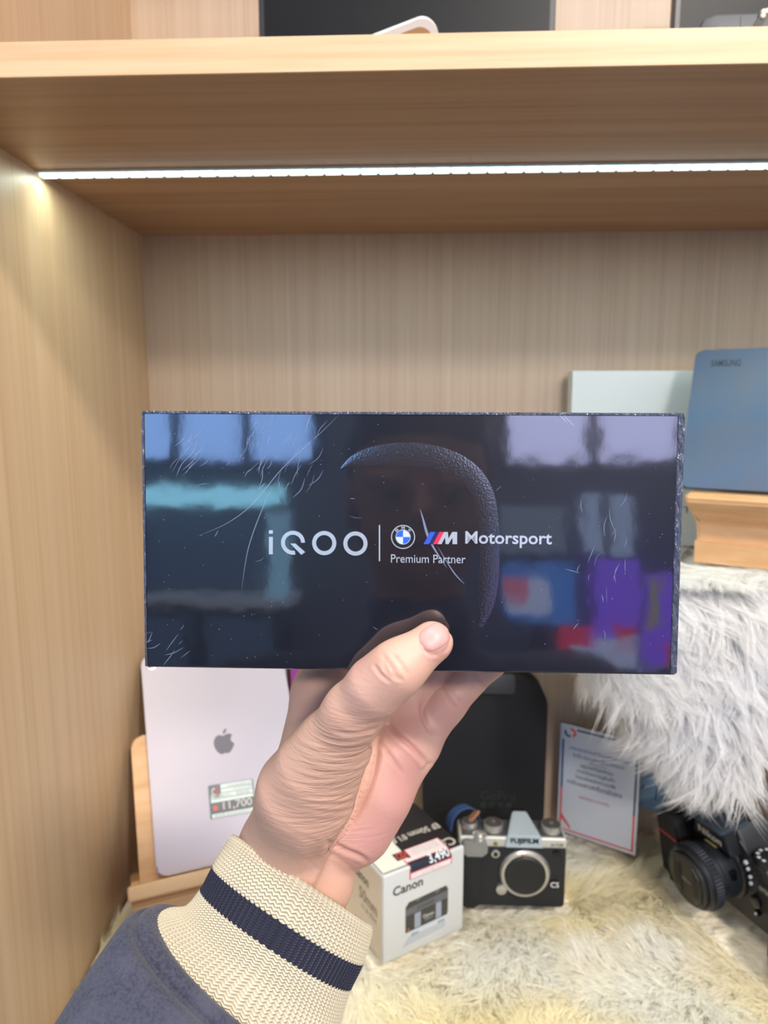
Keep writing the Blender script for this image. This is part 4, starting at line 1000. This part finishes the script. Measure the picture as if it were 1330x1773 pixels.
x, z = MCx(960, 1530); annulus('corner_dial', x, z, .0015, .0050, FRONT, BLACK_GL, mc, 0, .002, n=24)
text('corner_mark', 'CS', FRONT, WHITE_PR, mc, x-.0045, x+.0045, z-.003, z+.003, .0021, .0002)
tube('strap_ring', [(xr+.001+.003*sin(t), .006, zt-.004+.004*cos(t)) for t in np.linspace(0, 2*pi, 13)], .0006, SILVER, mc, 6)
# blue wrist strap with a tan leather end, looping up over the left dials
STR = mat('blue_webbing', (42, 74, 122), .8, bump=[(900, (1, 1, 1), .5, .0008)]); TAN = mat('tan_leather', (150, 104, 72), .6)
def ribbon(name, pts_, half, m, parent, th=.0014):
    ps = catmull(pts_, 6); vs, fs = [], []
    for i, p in enumerate(ps):
        t = ps[min(i+1, len(ps)-1)]-ps[max(i-1, 0)]; t /= np.linalg.norm(t); s_ = np.array([.25, -.75, .25]); s_ -= t*(s_@t); s_ /= np.linalg.norm(s_); n_ = np.cross(t, s_)
        for a_, b_ in ((-1, -1), (1, -1), (1, 1), (-1, 1)): vs.append(p+s_*half*a_+n_*th*.5*b_)
    for i in range(len(ps)-1):
        for k in range(4): fs.append((4*i+k, 4*i+(k+1) % 4, 4*i+4+(k+1) % 4, 4*i+4+k))
    fs += [(0, 1, 2, 3), tuple(4*(len(ps)-1)+k for k in (3, 2, 1, 0))]
    return meshobj(name, vs, fs, m, parent, 40, fix=True)
def sloc(px, py, Y): v = onY(px, py, Y); return (v.x-c0.x, Y-YC, v.z+.548)
ribbon('wrist_strap', [sloc(777, 1432, .745), sloc(781, 1415, .745), sloc(792, 1402, .746), sloc(808, 1396, .748), sloc(820, 1402, .750), sloc(824, 1412, .752)], .0085, STR, mc)
ribbon('strap_leather', [sloc(826, 1404, .742), sloc(820, 1412, .738), sloc(810, 1422, .734), sloc(800, 1432, .731)], .0055, TAN, mc, .0022)

# ================================================================== BLACK HARD CASE (behind the mirrorless camera)
YH = .835
h0 = onY(840, 1420, YH); hc = thing('hard_case', 'black zipped hard case with rounded corners against the back panel', 'case', yawM((h0.x, YH, -.548), 0))
def HX(px, py): v = onY(px, py, YH); return v.x-h0.x, v.z+.548
x0, _ = HX(733, 1300); x1, _ = HX(946, 1300); zt2 = HX(900, 1177)[1]
HCM = mat('case_fabric', (17, 18, 22), .7, bump=[(1200, (1, 1, 1), .35, .0006)])
bm = bmesh.new(); prism(bm, rrect(x0, x1, 0, zt2, .036, 10), FRONT, -.018, 0, .007, 5); bmobj('front_shell', bm, HCM, hc, 60)
bm = bmesh.new(); prism(bm, rrect(x0+.001, x1-.001, 0.001, zt2-.001, .035, 10), FRONT, -.0215, -.018, 0); bmobj('zip_seam', bm, mat('zip_black', (38, 38, 42), .5), hc, 30)
bm = bmesh.new(); prism(bm, rrect(x0, x1, 0, zt2, .036, 10), FRONT, -.040, -.0215, .0); bmobj('rear_shell', bm, HCM, hc, 30)
a = HX(832, 1200); b = HX(892, 1172)
bm = bmesh.new(); prism(bm, rrect(a[0]-.02, b[0], a[1]+.001, b[1]+.004, .004, 4), FRONT, 0, .006, .0015); bmobj('carry_handle', bm, mat('handle_grey', (54, 56, 60), .6), hc, 30)
a = HX(832, 1398); b = HX(893, 1370)
text('case_lettering', 'GoPro', FRONT, mat('tonal_grey_print', (40, 44, 48), .5), hc, a[0], b[0], a[1]+.010, b[1], .0001, .0003, bold=.01)
for k in range(4): flat('case_square', rect(a[0]+.0075*k*1.4, a[0]+.0075*k*1.4+.0075, a[1], a[1]+.0075), FRONT, MATS['tonal_grey_print'], hc, .0001, .0002)
FOOT.append((h0.x+(x0+x1)/2, YH+.02, .075, .024, 0))

# ================================================================== CLEAR SIGN HOLDER WITH PRINTED CARD
s0 = Vector((.1889, .8563, -.545)); s1_ = Vector((.2751, .8050, -.545)); sa = math.atan2(s1_.y-s0.y, s1_.x-s0.x)
sg = thing('acrylic_sign', 'small upright acrylic sign with red and navy border beside the hard case', 'sign', yawM(s0, sa))
GW, GH = .1003, .148
ACR = mat('clear_acrylic', (235, 240, 240), .08, trans=.9, ior=1.49)
SC = mat('sign_card', (205, 212, 222), .25, coat=.5)
boxobj('acrylic_plate', 0, GW, .0015, .0030, 0, GH, ACR, sg, .0004); boxobj('acrylic_foot', 0, GW, .0030, .016, 0, .002, ACR, sg)
flat('card_sheet', rect(.001, GW-.001, .001, GH-.001), FRONT, SC, sg, -.0013, .0012)
NV = mat('sign_navy', (62, 84, 118), .4); SRD = mat('sign_red', (214, 96, 96), .4)
SFR = Frame((0, 0, 0), (1, 0, 0), (0, 0, 1))
def sgn(name, a, b, c, d, m): return flat(name, rect(GW*a, GW*b, GH*c, GH*d), SFR, m, sg, 0, .0002)
sgn('border', .22, .965, .955, .972, NV); sgn('border', .035, .060, .42, .86, NV); sgn('border', .035, .060, .03, .42, SRD); sgn('border', .94, .965, .35, .972, NV)
sgn('border', .94, .965, .03, .35, SRD); sgn('border', .035, .965, .028, .042, SRD)
flat('border_corner', [(GW*.06, GH*.13), (GW*.06, GH*.18), (GW*.18, GH*.075), (GW*.18, GH*.05)], SFR, SRD, sg, 0, .0002)
annulus('logo_ring', GW*.115, GH*.925, .0030, .0058, SFR, NV, sg, 0, .0002, a0=radians(150), a1=radians(300), n=20); annulus('logo_ring', GW*.15, GH*.93, .0030, .0060, SFR, mat('logo_coral', (226, 96, 88), .4), sg, 0, .0002, a0=radians(-70), a1=radians(110), n=20)
SB = mat('sign_blue_text', (96, 126, 178), .4); SK = mat('sign_dark_text', (84, 94, 98), .4); SRT = mat('sign_red_text', (196, 128, 130), .4)
for s_, a, b, c, d, m_ in (('เครื่องศูนย์ไทยแท้ รับประกันทุกเครื่อง', .13, .86, .775, .815, SB), ('รับซื้อ ขาย แลกเปลี่ยน ฝากขาย', .18, .80, .722, .760, SB), ('เงื่อนไข', .38, .60, .690, .708, SRT),
                           ('กรุณาอย่าจับสินค้าก่อน', .28, .68, .635, .680, SK), ('หากต้องการดูสินค้า', .24, .70, .580, .625, SK), ('โปรดแจ้งพนักงานทุกครั้ง', .22, .72, .525, .570, SK), ('ทางร้านขอสงวนสิทธิ์ในการให้บริการ', .12, .80, .470, .515, SK), ('ขอบคุณ มากครับ', .28, .66, .350, .395, SRT)):
    text('sign_text', s_, SFR, m_, sg, GW*a, GW*b, GH*c, GH*d, 0, .0002)
FOOT.append(((s0.x+s1_.x)/2, (s0.y+s1_.y)/2+.01, .055, .014, sa))
cd = thing('blue_price_card', 'light blue card with handwriting standing behind the small sign', 'card', basis(onY(1100, 1396, .868), (cos(-.5), sin(-.5), 0), (sin(.5), cos(-.5), 0), (0, 0, 1)))
bm = bmesh.new(); prism(bm, rrect(-.012, .052, 0, .060, .001, 2), FRONT, -.0008, 0); bmobj('card_sheet', bm, mat('light_blue_card', (150, 184, 210), .5), cd)
INK = mat('blue_ink', (40, 70, 140), .5)
for q in ([(.0230, .016), (.0245, .016), (.0265, .036), (.025, .036)], [(.036, .022), (.045, .019), (.045, .021), (.036, .0245)], [(.006, .025), (.0105, .032), (.009, .033), (.005, .027)]): flat('ink_stroke', q, FRONT, INK, cd, 0, .0002)

# ================================================================== BLACK DSLR
da = radians(-70); D0 = Vector((.350, .7220, -.543))
dm = thing('dslr_camera', 'black single lens reflex camera with capped lens below the white fur', 'camera', yawM(D0, da) @ Matrix.Rotation(radians(-2), 4, 'Y') @ Matrix.Rotation(radians(10), 4, 'X'))
FOOT.append((D0.x+.008, D0.y+.003, .078, .042, da))
DB = mat('dslr_shell', (24, 26, 30), .45, bump=[(1400, (1, 1, 1), .3, .0004)]); DR = mat('dslr_rubber', (20, 21, 23), .7, bump=[(1800, (1, 1, 1), .5, .0005)])
MZ = .050
bm = bmesh.new(); prism(bm, [(-.060, 0), (.068, 0), (.068, .068), (.058, .078), (.036, .080), (.030, .096), (.022, .106), (-.022, .106), (-.030, .096), (-.036, .080), (-.060, .078)], FRONT, -.040, 0, .004, 3)
bmobj('camera_body', bm, DB, dm, 35)
bm = bmesh.new(); prism(bm, rrect(-.072, -.042, .0, .088, .010, 6), FRONT, -.036, .026, .009, 4); bmobj('hand_grip', bm, DR, dm, 60)
UPG = Frame((0, 0, .088), (1, 0, 0), (0, 1, 0))
latheobj('shutter_button', [(.009, -.003), (.009, .002), (.0065, .003), (.0045, .0045)], UPG, BLACK_GL, dm, -.057, -.012, 32)
bm = bmesh.new(); prism(bm, [(-.0725, .060), (-.042, .060), (-.042, .0622), (-.0725, .0622)], FRONT, -.002, .0266); bmobj('red_accent', bm, mat('accent_red', (176, 40, 48), .4), dm, 20)
# prism overhang / pop-up flash
bm = bmesh.new(); prism(bm, [(-.028, .080), (.028, .080), (.022, .105), (-.022, .105)], FRONT, 0, .014, .004, 3); bmobj('viewfinder_hump', bm, DB, dm, 35)
boxobj('flash_lid', -.024, .024, -.020, .018, .104, .1085, mat('flash_lid_blue_black', (52, 64, 78), .35), dm, .002)
text('front_lettering', 'Nikon', Frame((0, -.0142, 0), (1, 0, 0), (0, 0, 1)), mat('lettering_cream', (214, 208, 190), .4), dm, -.0165, .0165, .0865, .0945, 0, .0003, bold=.015)
# bayonet, barrel, focus ring, cap
latheobj('mount_ring', [(.034, 0), (.034, .004), (.031, .006)], FRONT, BLACK_PL, dm, 0, MZ, 64)
ln = latheobj('lens_barrel', [(.0300, .004), (.0315, .008), (.0315, .024), (.033, .026), (.033, .030)], FRONT, mat('barrel_black', (26, 30, 34), .35), dm, 0, MZ, 72)
latheobj('focus_ring', [(.0335, .030), (.0350, .031), (.0350, .039), (.0335, .040)], FRONT, mat('ring_rubber', (28, 32, 40), .5), ln, 0, MZ, 120, 20, ribs=1, ribd=.0009, ribr=(1, 2))
latheobj('front_barrel', [(.0328, .040), (.0328, .044), (.0310, .046), (.0290, .046), (.0290, .044)], FRONT, MATS['barrel_black'], ln, 0, MZ, 72)
cp = latheobj('lens_cap', [(.0285, .044), (.0285, .0490), (.0275, .0500)], FRONT, mat('cap_dark', (30, 30, 30), .4), dm, 0, MZ, 64)
CF = Frame((0, -.0500, MZ), (1, 0, 0), (0, 0, 1))
for sx in (-1, 1):
    bm = bmesh.new(); ps = [(sx*.008, .017), (sx*.012, .022), (sx*.021, .014), (sx*.0235, 0), (sx*.021, -.014), (sx*.012, -.022), (sx*.008, -.017)]
    prism(bm, ps, CF, 0, .0010, .0004); g = bmobj('cap_clip', bm, mat('clip_dark', (20, 22, 27), .3), cp, 30)
    ps = [(sx*.0105, .012), (sx*.016, .012), (sx*.0185, 0), (sx*.016, -.012), (sx*.0105, -.012)]
    flat('clip_well', ps, CF, mat('well_black', (9, 9, 11), .5), cp, .0010, .0003)
text('cap_lettering', 'Nikon', Frame((0, -.0500, MZ), (1, 0, 0), (0, 0, 1)), mat('cap_grey_print', (150, 150, 138), .5), cp, -.0065, .0065, -.0018, .0022, 0, .0002)
flat('gold_mark', rect(-.006, .010, .0, .0028), Frame((0, -.014, MZ+.0316), (1, 0, 0), (0, -.95, .3)), mat('gold_print', (190, 180, 110), .4), ln, 0, .0002)
text('barrel_lettering', '50mm 1:1.8', Frame((0, -.009, MZ+.0318), (1, 0, 0), (0, -.1, .99)), WHITE_PR, ln, -.014, .012, 0, .0012, 0, .0002)
boxobj('distance_window', .024, .031, -.018, -.010, MZ+.004, MZ+.016, BLACK_GL, ln, .0008)
def dbtn(x, z, r, m, h=.002, nm='front_button'): return latheobj(nm, [(r, 0), (r, h), (r*.7, h+.0006)], FRONT, m, dm, x, z, 20)
WB = mat('button_mark_white', (190, 196, 200), .4)
for (x, z, r) in ((.034, .074, .0024), (.0365, .068, .0018), (.0385, .060, .0018), (.0385, .0525, .0020)): dbtn(x, z, r, WB, .0022)
dbtn(.0445, .036, .0065, BLACK_GL, .004, 'release_button'); dbtn(.044, .022, .0035, BLACK_GL, .0035, 'focus_switch'); dbtn(.0445, .0225, .0012, WB, .0050, 'focus_switch_mark')
bm = bmesh.new(); prism(bm, rrect(.048, .069, .030, .063, .002, 3), FRONT, 0, .0012); bmobj('badge_panel', bm, DR, dm, 30)
text('model_lettering', 'D7200', FRONT, mat('badge_print', (176, 170, 156), .4), dm, .0500, .0645, .0530, .0578, .0013, .0003, bold=.01)
x_d, y_d = .050, .014; UPG = Frame((0, 0, .081), (1, 0, 0), (0, 1, 0))
md = latheobj('mode_dial', [(.0135, -.006), (.0135, .004), (.0128, .005)], UPG, BLACK_PL, dm, x_d, y_d, 60, 30, ribs=1, ribd=.0005, ribr=(0, 1))
for k in range(10):
    a = k*2*pi/10; flat('dial_mark', [(x_d+.0100*cos(a)+p*.0016, y_d+.0100*sin(a)+q_*.0016) for p, q_ in ((-1, -1), (1, -1), (1, 1), (-1, 1))], UPG, WB, md, .005, .0002)
# dark round lens edge at the right border
bl = thing('loose_lens', 'dark round lens barely showing at the right edge below the reflex camera', 'lens', yawM(onZ(1382, 1690, -.548), 0))
latheobj('lens_barrel', [(.0245, 0), (.0265, .004), (.0265, .040), (.024, .046)], Frame((0, 0, 0), (1, 0, 0), (0, 1, 0)), MATS['barrel_black'], bl, 0, 0, 64)
latheobj('focus_ring', [(.0266, .012), (.0275, .013), (.0275, .030), (.0266, .031)], Frame((0, 0, 0), (1, 0, 0), (0, 1, 0)), MATS['ring_rubber'], bl, 0, 0, 90, 20, ribs=1, ribd=.0008, ribr=(1, 2))
latheobj('lens_cap', [(.0235, .045), (.0235, .048)], Frame((0, 0, 0), (1, 0, 0), (0, 1, 0)), MATS['cap_dark'], bl, 0, 0, 64)

# ================================================================== WHITE FUR STOOL
PX0, PX1, PY0, PY1, PZT, PZB = .198, .56, .665, .862, -.172, -.352
stl = thing('fur_pedestal', 'stool wrapped in long white fur carrying the tablet display at right', 'stool', yawM(((PX0+PX1)/2, .76, -.558), 0))
so = Vector(((PX0+PX1)/2, .76, -.558))
def shell(u, v):
    """u 0..1 round the plan, v 0 bottom .. 1 top edge; the stool narrows downwards"""
    a = 2*pi*u; t = v
    ex = .30
    cx_ = math.copysign(abs(cos(a))**ex, cos(a)); sy_ = math.copysign(abs(sin(a))**ex, sin(a))
    nar = .55+.45*min(1, t/.5)**.85; tk = 1-.05*max(0, (t-.85)/.15)**2
    hx_ = (PX1-PX0)/2; hy_ = (PY1-PY0)/2
    x = (PX0+PX1)/2+cx_*hx_*tk-(1-nar)*hx_*.65*(1 if cx_ < 0 else -1)*abs(cx_)*-1
    x = (PX0+PX1)/2+cx_*hx_*tk*(nar if cx_ < 0 else 1)
    y = (PY0+PY1)/2+sy_*hy_*tk*(nar*.4+.6 if sy_ < 0 else 1)
    return np.array([x, y, PZB+(PZT-PZB)*t])
NU, NV_ = 96, 30
vs = [shell(i/NU, j/(NV_-1)) for j in range(NV_) for i in range(NU)]
fs = [(j*NU+i, j*NU+(i+1) % NU, (j+1)*NU+(i+1) % NU, (j+1)*NU+i) for j in range(NV_-1) for i in range(NU)]
ctr = len(vs); vs.append(np.array([(PX0+PX1)/2, (PY0+PY1)/2, PZT+.004])); cb = len(vs); vs.append(np.array([(PX0+PX1)/2, (PY0+PY1)/2, PZB]))
fs += [((NV_-1)*NU+i, (NV_-1)*NU+(i+1) % NU, ctr) for i in range(NU)]+[((i+1) % NU, i, cb) for i in range(NU)]
meshobj('seat_cover', [Vector(v)-so for v in vs], fs, mat('white_hide', (246, 246, 246), .9, bump=[(120, (1, 1, 1), .6, .01)]), stl, 180, fix=True)
latheobj('pedestal_post', [(.018, .022), (.018, .200)], Frame((.475-so.x, .055, 0), (1, 0, 0), (0, 1, 0)), BLACK_PL, stl, 0, .0, 24)
latheobj('pedestal_base', [(.035, .012), (.035, .018), (.03, .022)], Frame((.475-so.x, .055, 0), (1, 0, 0), (0, 1, 0)), BLACK_PL, stl, 0, .0, 32)

wa = radians(-29); wo = onY(1187, 950, .745)
def free_top(x, y, z):
    dx, dy = x-wo.x, y-wo.y; u = dx*cos(wa)+dy*sin(wa); v = -dx*sin(wa)+dy*cos(wa)
    return ~(((u > -.006)&(u < .176)&(v > -.008)&(v < .108)&(z > PZT+.0005))|((x > .185)&(y > .836)&(z > PZT+.001)))
# fur roots on the stool: front, left flank and top
pts_, nrm_, flw_, len_ = [], [], [], []
def add_root(p, n_, f_, l_): pts_.append(p); nrm_.append(n_); flw_.append(f_); len_.append(l_)
r2 = np.random.default_rng(3)
for k in range(7600):
    u = r2.uniform(.40, 1.10) % 1.0; v = r2.uniform(0, 1.0)**.9
    p = shell(u, v)
    e = .004; du = shell(u+e, v)-shell(u-e, v); dv = shell(u, min(1, v+e))-shell(u, max(0, v-e)); n_ = np.cross(du, dv); n_ /= np.linalg.norm(n_)+1e-9
    down = np.array([0, 0, -1.0])-n_*(-n_[2]); down /= np.linalg.norm(down)+1e-9
    side = np.cross(n_, down); s_ = vnoise(np.array([[p[0]+p[1], p[2]]]), 16, 8)[0]-.5
    f_ = down+side*s_*2.6+n_*.25; f_ /= np.linalg.norm(f_)
    add_root(p+n_*.002, n_, f_, r2.uniform(.028, .048)*(1.15 if v < .15 else 1))
for k in range(4200):
    x = r2.uniform(PX0+.01, PX1-.01); y = r2.uniform(PY0+.005, PY1-.01); p = np.array([x, y, PZT+.003]); n_ = np.array([0, -.35, 1.0]); n_ /= np.linalg.norm(n_)
    s_ = vnoise(np.array([[x, y]]), 12, 4)[0]-.5
    f_ = np.array([s_*2.4-.2, -1.0, -.05]); f_ /= np.linalg.norm(f_)
    add_root(p, n_, f_, r2.uniform(.030, .044) if y < PY0+.05 else r2.uniform(.024, .036))
P_ = np.array(pts_); N_ = np.array(nrm_); F__ = np.array(flw_); L_ = np.array(len_)
vb = vnoise(P_[:, [0, 2]], 22, 9)[:, None]
cols = np.array(lin((250, 250, 250))[:3])*(1-.25*vb)+np.array(lin((255, 246, 228))[:3])*.25*vb
fur('fur_pile', P_-np.array(so), N_, F__, L_, .0009, FUR_MAT, stl, cols, per=14, spread=.0042, segs=4, gravity=.18, curl=.46, clamp=((-9, -9, -9), (9, .8785-so.y, 9)), keep=lambda p: ~((p[:, 0]+so.x < .285)&(p[:, 1]+so.y > .795)&(p[:, 2]+so.z < -.385))&free_top(p[:, 0]+so.x, p[:, 1]+so.y, p[:, 2]+so.z))

# ================================================================== WOODEN STAND, GREY-BLUE TABLET AND WHITE BOX ON THE STOOL
wa = radians(-29)
wo = onY(1187, 950, .745); wo.z = PZT+.010
ws_ = thing('tablet_stand', 'light wooden stand with thick rounded ledge on the white fur stool', 'stand', yawM(wo, wa))
zl = onY(1196, 850, .745).z-wo.z; zm = onY(1196, 903, .745).z-wo.z
bm = bmesh.new()
prf = [(.006, 0), (.006, zm), (-.020, zl-.014), (-.025, zl-.007), (-.024, zl-.002), (-.020, zl), (.030, zl-.002), (.030, 0)]
A = [bm.verts.new((0, y, z)) for y, z in prf]; B2 = [bm.verts.new((.17, y, z)) for y, z in prf]
bm.faces.new(A); bm.faces.new(B2)
for i in range(len(prf)): bm.faces.new((A[i], A[(i+1) % len(prf)], B2[(i+1) % len(prf)], B2[i]))
for v in A[:2]+[A[-1]]: v.co.x += .010
bmesh.ops.bevel(bm, geom=[e for e in bm.edges], offset=.0018, segments=3, affect='EDGES'); bmobj('ledge', bm, W_STAND, ws_, 20)
boxobj('front_board', .008, .168, .0015, .012, -.002, (zm)*.52, W_STAND, ws_, .001)
boxobj('rear_foot', .012, .168, .030, .10, .000, .010, W_STAND, ws_, .002)
bm = bmesh.new(); prism(bm, rrect(.020, .16, .0, .085, .01, 5), Frame((0, .055, .008), (1, 0, 0), (0, .34, .94)), -.006, .006, .001); bmobj('back_rest', bm, W_STAND, ws_, 20)
ta, tt_ = wa, radians(24)
te = Vector((cos(ta), sin(ta), 0)); tu = Vector((-sin(ta)*sin(tt_), cos(ta)*sin(tt_), cos(tt_))); tn_ = te.cross(tu)
T0 = ws_.matrix_world @ Vector((-.012, .006, zl+.0032))
tb2 = thing('tablet', 'grey blue tablet seen from behind on the wooden stand above the white fur', 'tablet', basis(T0, te, -tn_, tu))
TBM = basis(T0, te, -tn_, tu)
bmx = bmesh.new(); prism(bmx, rrect(0, .23, 0, .1585, .008, 8), FRONT, -.0065, 0, .0012, 2)
bmobj('back_panel', bmx, mat('slate_blue_metal', (82, 104, 134), .5, metal=.5, cvar=[(12, (1, 1, 1.6), (96, 104, 122), .35, .7)]), tb2, 20)
flat('screen_glass', rrect(.002, .228, .002, .1565, .007, 8), Frame((0, .0065, 0), (1, 0, 0), (0, 0, 1)), BLACK_GL, tb2, -.0004, .0004)
q = label_px(TBM, [(1231, 635), (1282, 635), (1231, 624)])
text('rear_lettering', 'SAMSUNG', FRONT, mat('lettering_dark_navy', (26, 34, 48), .4), tb2, q[0][0], q[1][0], q[0][1], q[2][1], .0001, .0002, bold=.01)

w0_ = onY(988, 700, .845); ztw = onY(1000, 643, .862).z
wbx = thing('tablet_carton', 'white tablet box upright behind the grey blue tablet', 'box', yawM((w0_.x+.001, .845, PZT+.004), radians(1.5)))
HW = ztw-(PZT+.004)
boxobj('card_body', 0, .26, 0, .022, 0, HW, mat('white_card', (214, 220, 218), .45), wbx, .0015)
a = onY(1112, 892, .845); b = onY(1213, 878, .845)
text('front_lettering', 'Galaxy Tab', FRONT, DG, wbx, a.x-w0_.x, b.x-w0_.x+.004, a.z-(PZT+.004), b.z-(PZT+.004), .0001, .0002)

# ================================================================== GOODS ON THE UPPER SHELF
def monitor(px0, px1, Y, zt_, label, nm):
    a = onY(px0, 40, Y); b = onY(px1, 40, Y); t = thing(nm, label, 'screen', yawM(((a.x+b.x)/2, Y, ZT), 0)); h_ = (b.x-a.x)/2
    bm = bmesh.new(); prism(bm, rrect(-h_, h_, .002, zt_, .003, 3), FRONT, -.012, 0, .001); bmobj('bezel', bm, mat('dark_bezel', (44, 44, 46), .4), t, 20)
    flat('screen', rect(-h_+.006, h_-.006, .010, zt_-.006), FRONT, mat('black_screen', (14, 15, 16), .42, spec=.25), t, 0, .0004)
    boxobj('foot', -.05, .05, .004, .055, 0, .004, BLACK_PL, t)
    return t
monitor(448, 962, .80, .215, 'black framed screen standing behind the white tablet corner on the upper shelf', 'display_screen')
monitor(1167, 1700, .80, .215, 'black framed screen at the right behind the dark case on the upper shelf', 'display_screen')
# pale tablet leaning so that only a rounded corner rises above the shelf edge
e1 = Vector((-.93, .02, -.30)).normalized(); e2 = Vector((.55, .55, -.62)); e2 = (e2-e1*e2.dot(e1)).normalized()
cpt = onY(752, 22, .585)
nn_ = e1.cross(e2); nn_ = nn_ if nn_.y < 0 else -nn_
wtM = basis(cpt, -e1, -nn_, e2*-1) if False else basis(cpt, e1, e1.cross(e2), -e2)
def up_tab():
    t = thing('white_tablet', 'white edged tablet leaning on the upper shelf with one rounded corner up', 'tablet', Matrix.Translation((cpt.x, cpt.y, ZT)))
    L1, L2, r = .088, .050, .012
    ps = [(-.0+0, 0)]
    loc = [(r*(1-cos(t_)), r*(1-sin(t_))) for t_ in np.linspace(0, pi/2, 8)]      # corner at (0,0)
    outl = [(0, L2)]+[(0, r)]+[(r-r*cos(t_), r-r*sin(t_)) for t_ in np.linspace(0, pi/2, 9)][1:]+[(L1, 0), (L1, L2)]
    fr = Frame(cpt-Vector((cpt.x, cpt.y, ZT)), e1, e2, nn_)
    zmin = .001
    def clipz(pl_):
        out = []
        for i in range(len(pl_)):
            a_, b_ = pl_[i], pl_[(i+1) % len(pl_)]; za, zb_ = fr.at(*a_).z, fr.at(*b_).z
            if za >= zmin: out.append(a_)
            if (za >= zmin) != (zb_ >= zmin):
                t_ = (zmin-za)/(zb_-za); out.append((a_[0]+(b_[0]-a_[0])*t_, a_[1]+(b_[1]-a_[1])*t_))
        return out
    bm = bmesh.new(); prism(bm, clipz(outl), fr, -.0065, 0, .0008); bmobj('white_rim', bm, mat('white_rim', (226, 224, 220), .35), t, 20)
    ins = [(x*.93+.0048, y*.93+.0048) for x, y in outl]
    bm = bmesh.new(); prism(bm, clipz(ins), fr, 0, .0004); bmobj('wood_reflection_face', bm, mat('painted_wood_reflection', (176, 140, 100), .18), t, 20)  # wood reflected in the silver underside, painted on as tan colour
up_tab()
k0 = onY(1209, 56, .60)
kc = thing('accessory_case', 'small dark case with white marks and studded strap on the upper shelf right', 'case', yawM((k0.x, .60, ZT), 0))
zk = onY(1240, 23, .60).z-ZT
bm = bmesh.new(); prism(bm, [(0, 0), (.17, 0), (.17, zk+.001), (.013, zk), (.004, zk-.004), (.0, zk-.012)], FRONT, -.07, 0, .002, 2); bmobj('case_body', bm, mat('dark_slate_plastic', (58, 62, 68), .45), kc, 25)
kk = lambda px, py: (onY(px, py, .60).x-k0.x, onY(px, py, .60).z-ZT)
a, b = kk(1281, 60), kk(1283, 27); flat('panel_groove', rect(a[0], b[0], a[1], b[1]), FRONT, BLACK_PL, kc, 0, .0004)
MK = mat('pale_mark', (180, 184, 188), .5)
for (p0, p1, q0_, q1_) in ((1244, 1247, 47, 56), (1249, 1252, 47, 56), (1254, 1260, 51, 56), (1261, 1267, 51, 56), (1268, 1274, 51, 56)):
    a, b = kk(p0, q1_), kk(p1, q0_); flat('white_mark', rect(a[0], b[0], a[1], b[1]), FRONT, MK, kc, 0, .0003)
a, b, c, d = kk(1296, 58), kk(1311, 58), kk(1330, 24), kk(1316, 24)
sp_ = flat('strap', [a, b, c, d], FRONT, mat('strap_brown_black', (40, 34, 30), .5), kc, .0005, .002)
for (px, py) in ((1319, 24), (1318, 31), (1325, 23)):
    x, z = kk(px, py); latheobj('stud', [(.0022, .0025), (.0018, .0038), (.0006, .0042)], FRONT, mat('cream_stud', (216, 208, 190), .3), sp_, x, z, 14)

# ================================================================== SHEEPSKIN PILE (kept clear of everything that stands on it)
r3 = np.random.default_rng(5)
n_c = 18500
xs = r3.uniform(XL+.010, .61, n_c); ys = r3.uniform(.49, .868, n_c)
FOOT.append((.475, .815, .040, .040, 0))
ok = free_of(xs, ys, .004)
# thin out what the frame cannot show
pp = np.stack([xs, ys], 1); xs, ys = xs[ok], ys[ok]; pp = pp[ok]
hz = rug_h(xs, ys)
R0 = np.stack([xs-.1, ys-.66, ZR+hz+.58-.003], 1)
ang = vnoise(pp, 9, 11)*7.5+vnoise(pp, 28, 12)*2.2
F0 = np.stack([np.cos(ang), np.sin(ang)*.8-.15, .10+.25*vnoise(pp, 20, 14)], 1); F0 /= np.linalg.norm(F0, axis=1)[:, None]
N0 = np.tile([0, 0, 1.0], (len(xs), 1))
# strands near a wall turn away from it
nx_ = xs < XL+.035; F0[nx_, 0] = np.abs(F0[nx_, 0])
ny_ = ys > .845; F0[ny_, 1] = -np.abs(F0[ny_, 1])
L0 = r3.uniform(.016, .028, len(xs))
c_y, c_w, c_d = (np.array(lin(c)[:3]) for c in ((254, 244, 208), (255, 252, 243), (252, 241, 212)))
t1 = np.clip((vnoise(pp, 11, 21)-.35)*2.2, 0, 1)[:, None]; t2 = np.clip((vnoise(pp, 30, 22)-.5)*1.6, 0, 1)[:, None]
wx = np.clip((xs-.02)/.35, 0, 1)[:, None]*.45
colf = c_y*(1-t1)+c_w*t1; colf = colf*(1-wx)+c_w*wx; colf = colf*(1-t2*.6)+c_d*t2*.6
fur('wool_pile', R0, N0, F0, L0, .0010, FUR_MAT, rug, colf, per=13, spread=.0048, segs=4, gravity=.05, curl=.45, clamp=((XL+.001-.1, -.2, .0008), (9, .8785-.66, 9)), keep=lambda p: free_of(p[:, 0]+.1, p[:, 1]+.66, .0005)|(p[:, 2] < .022))
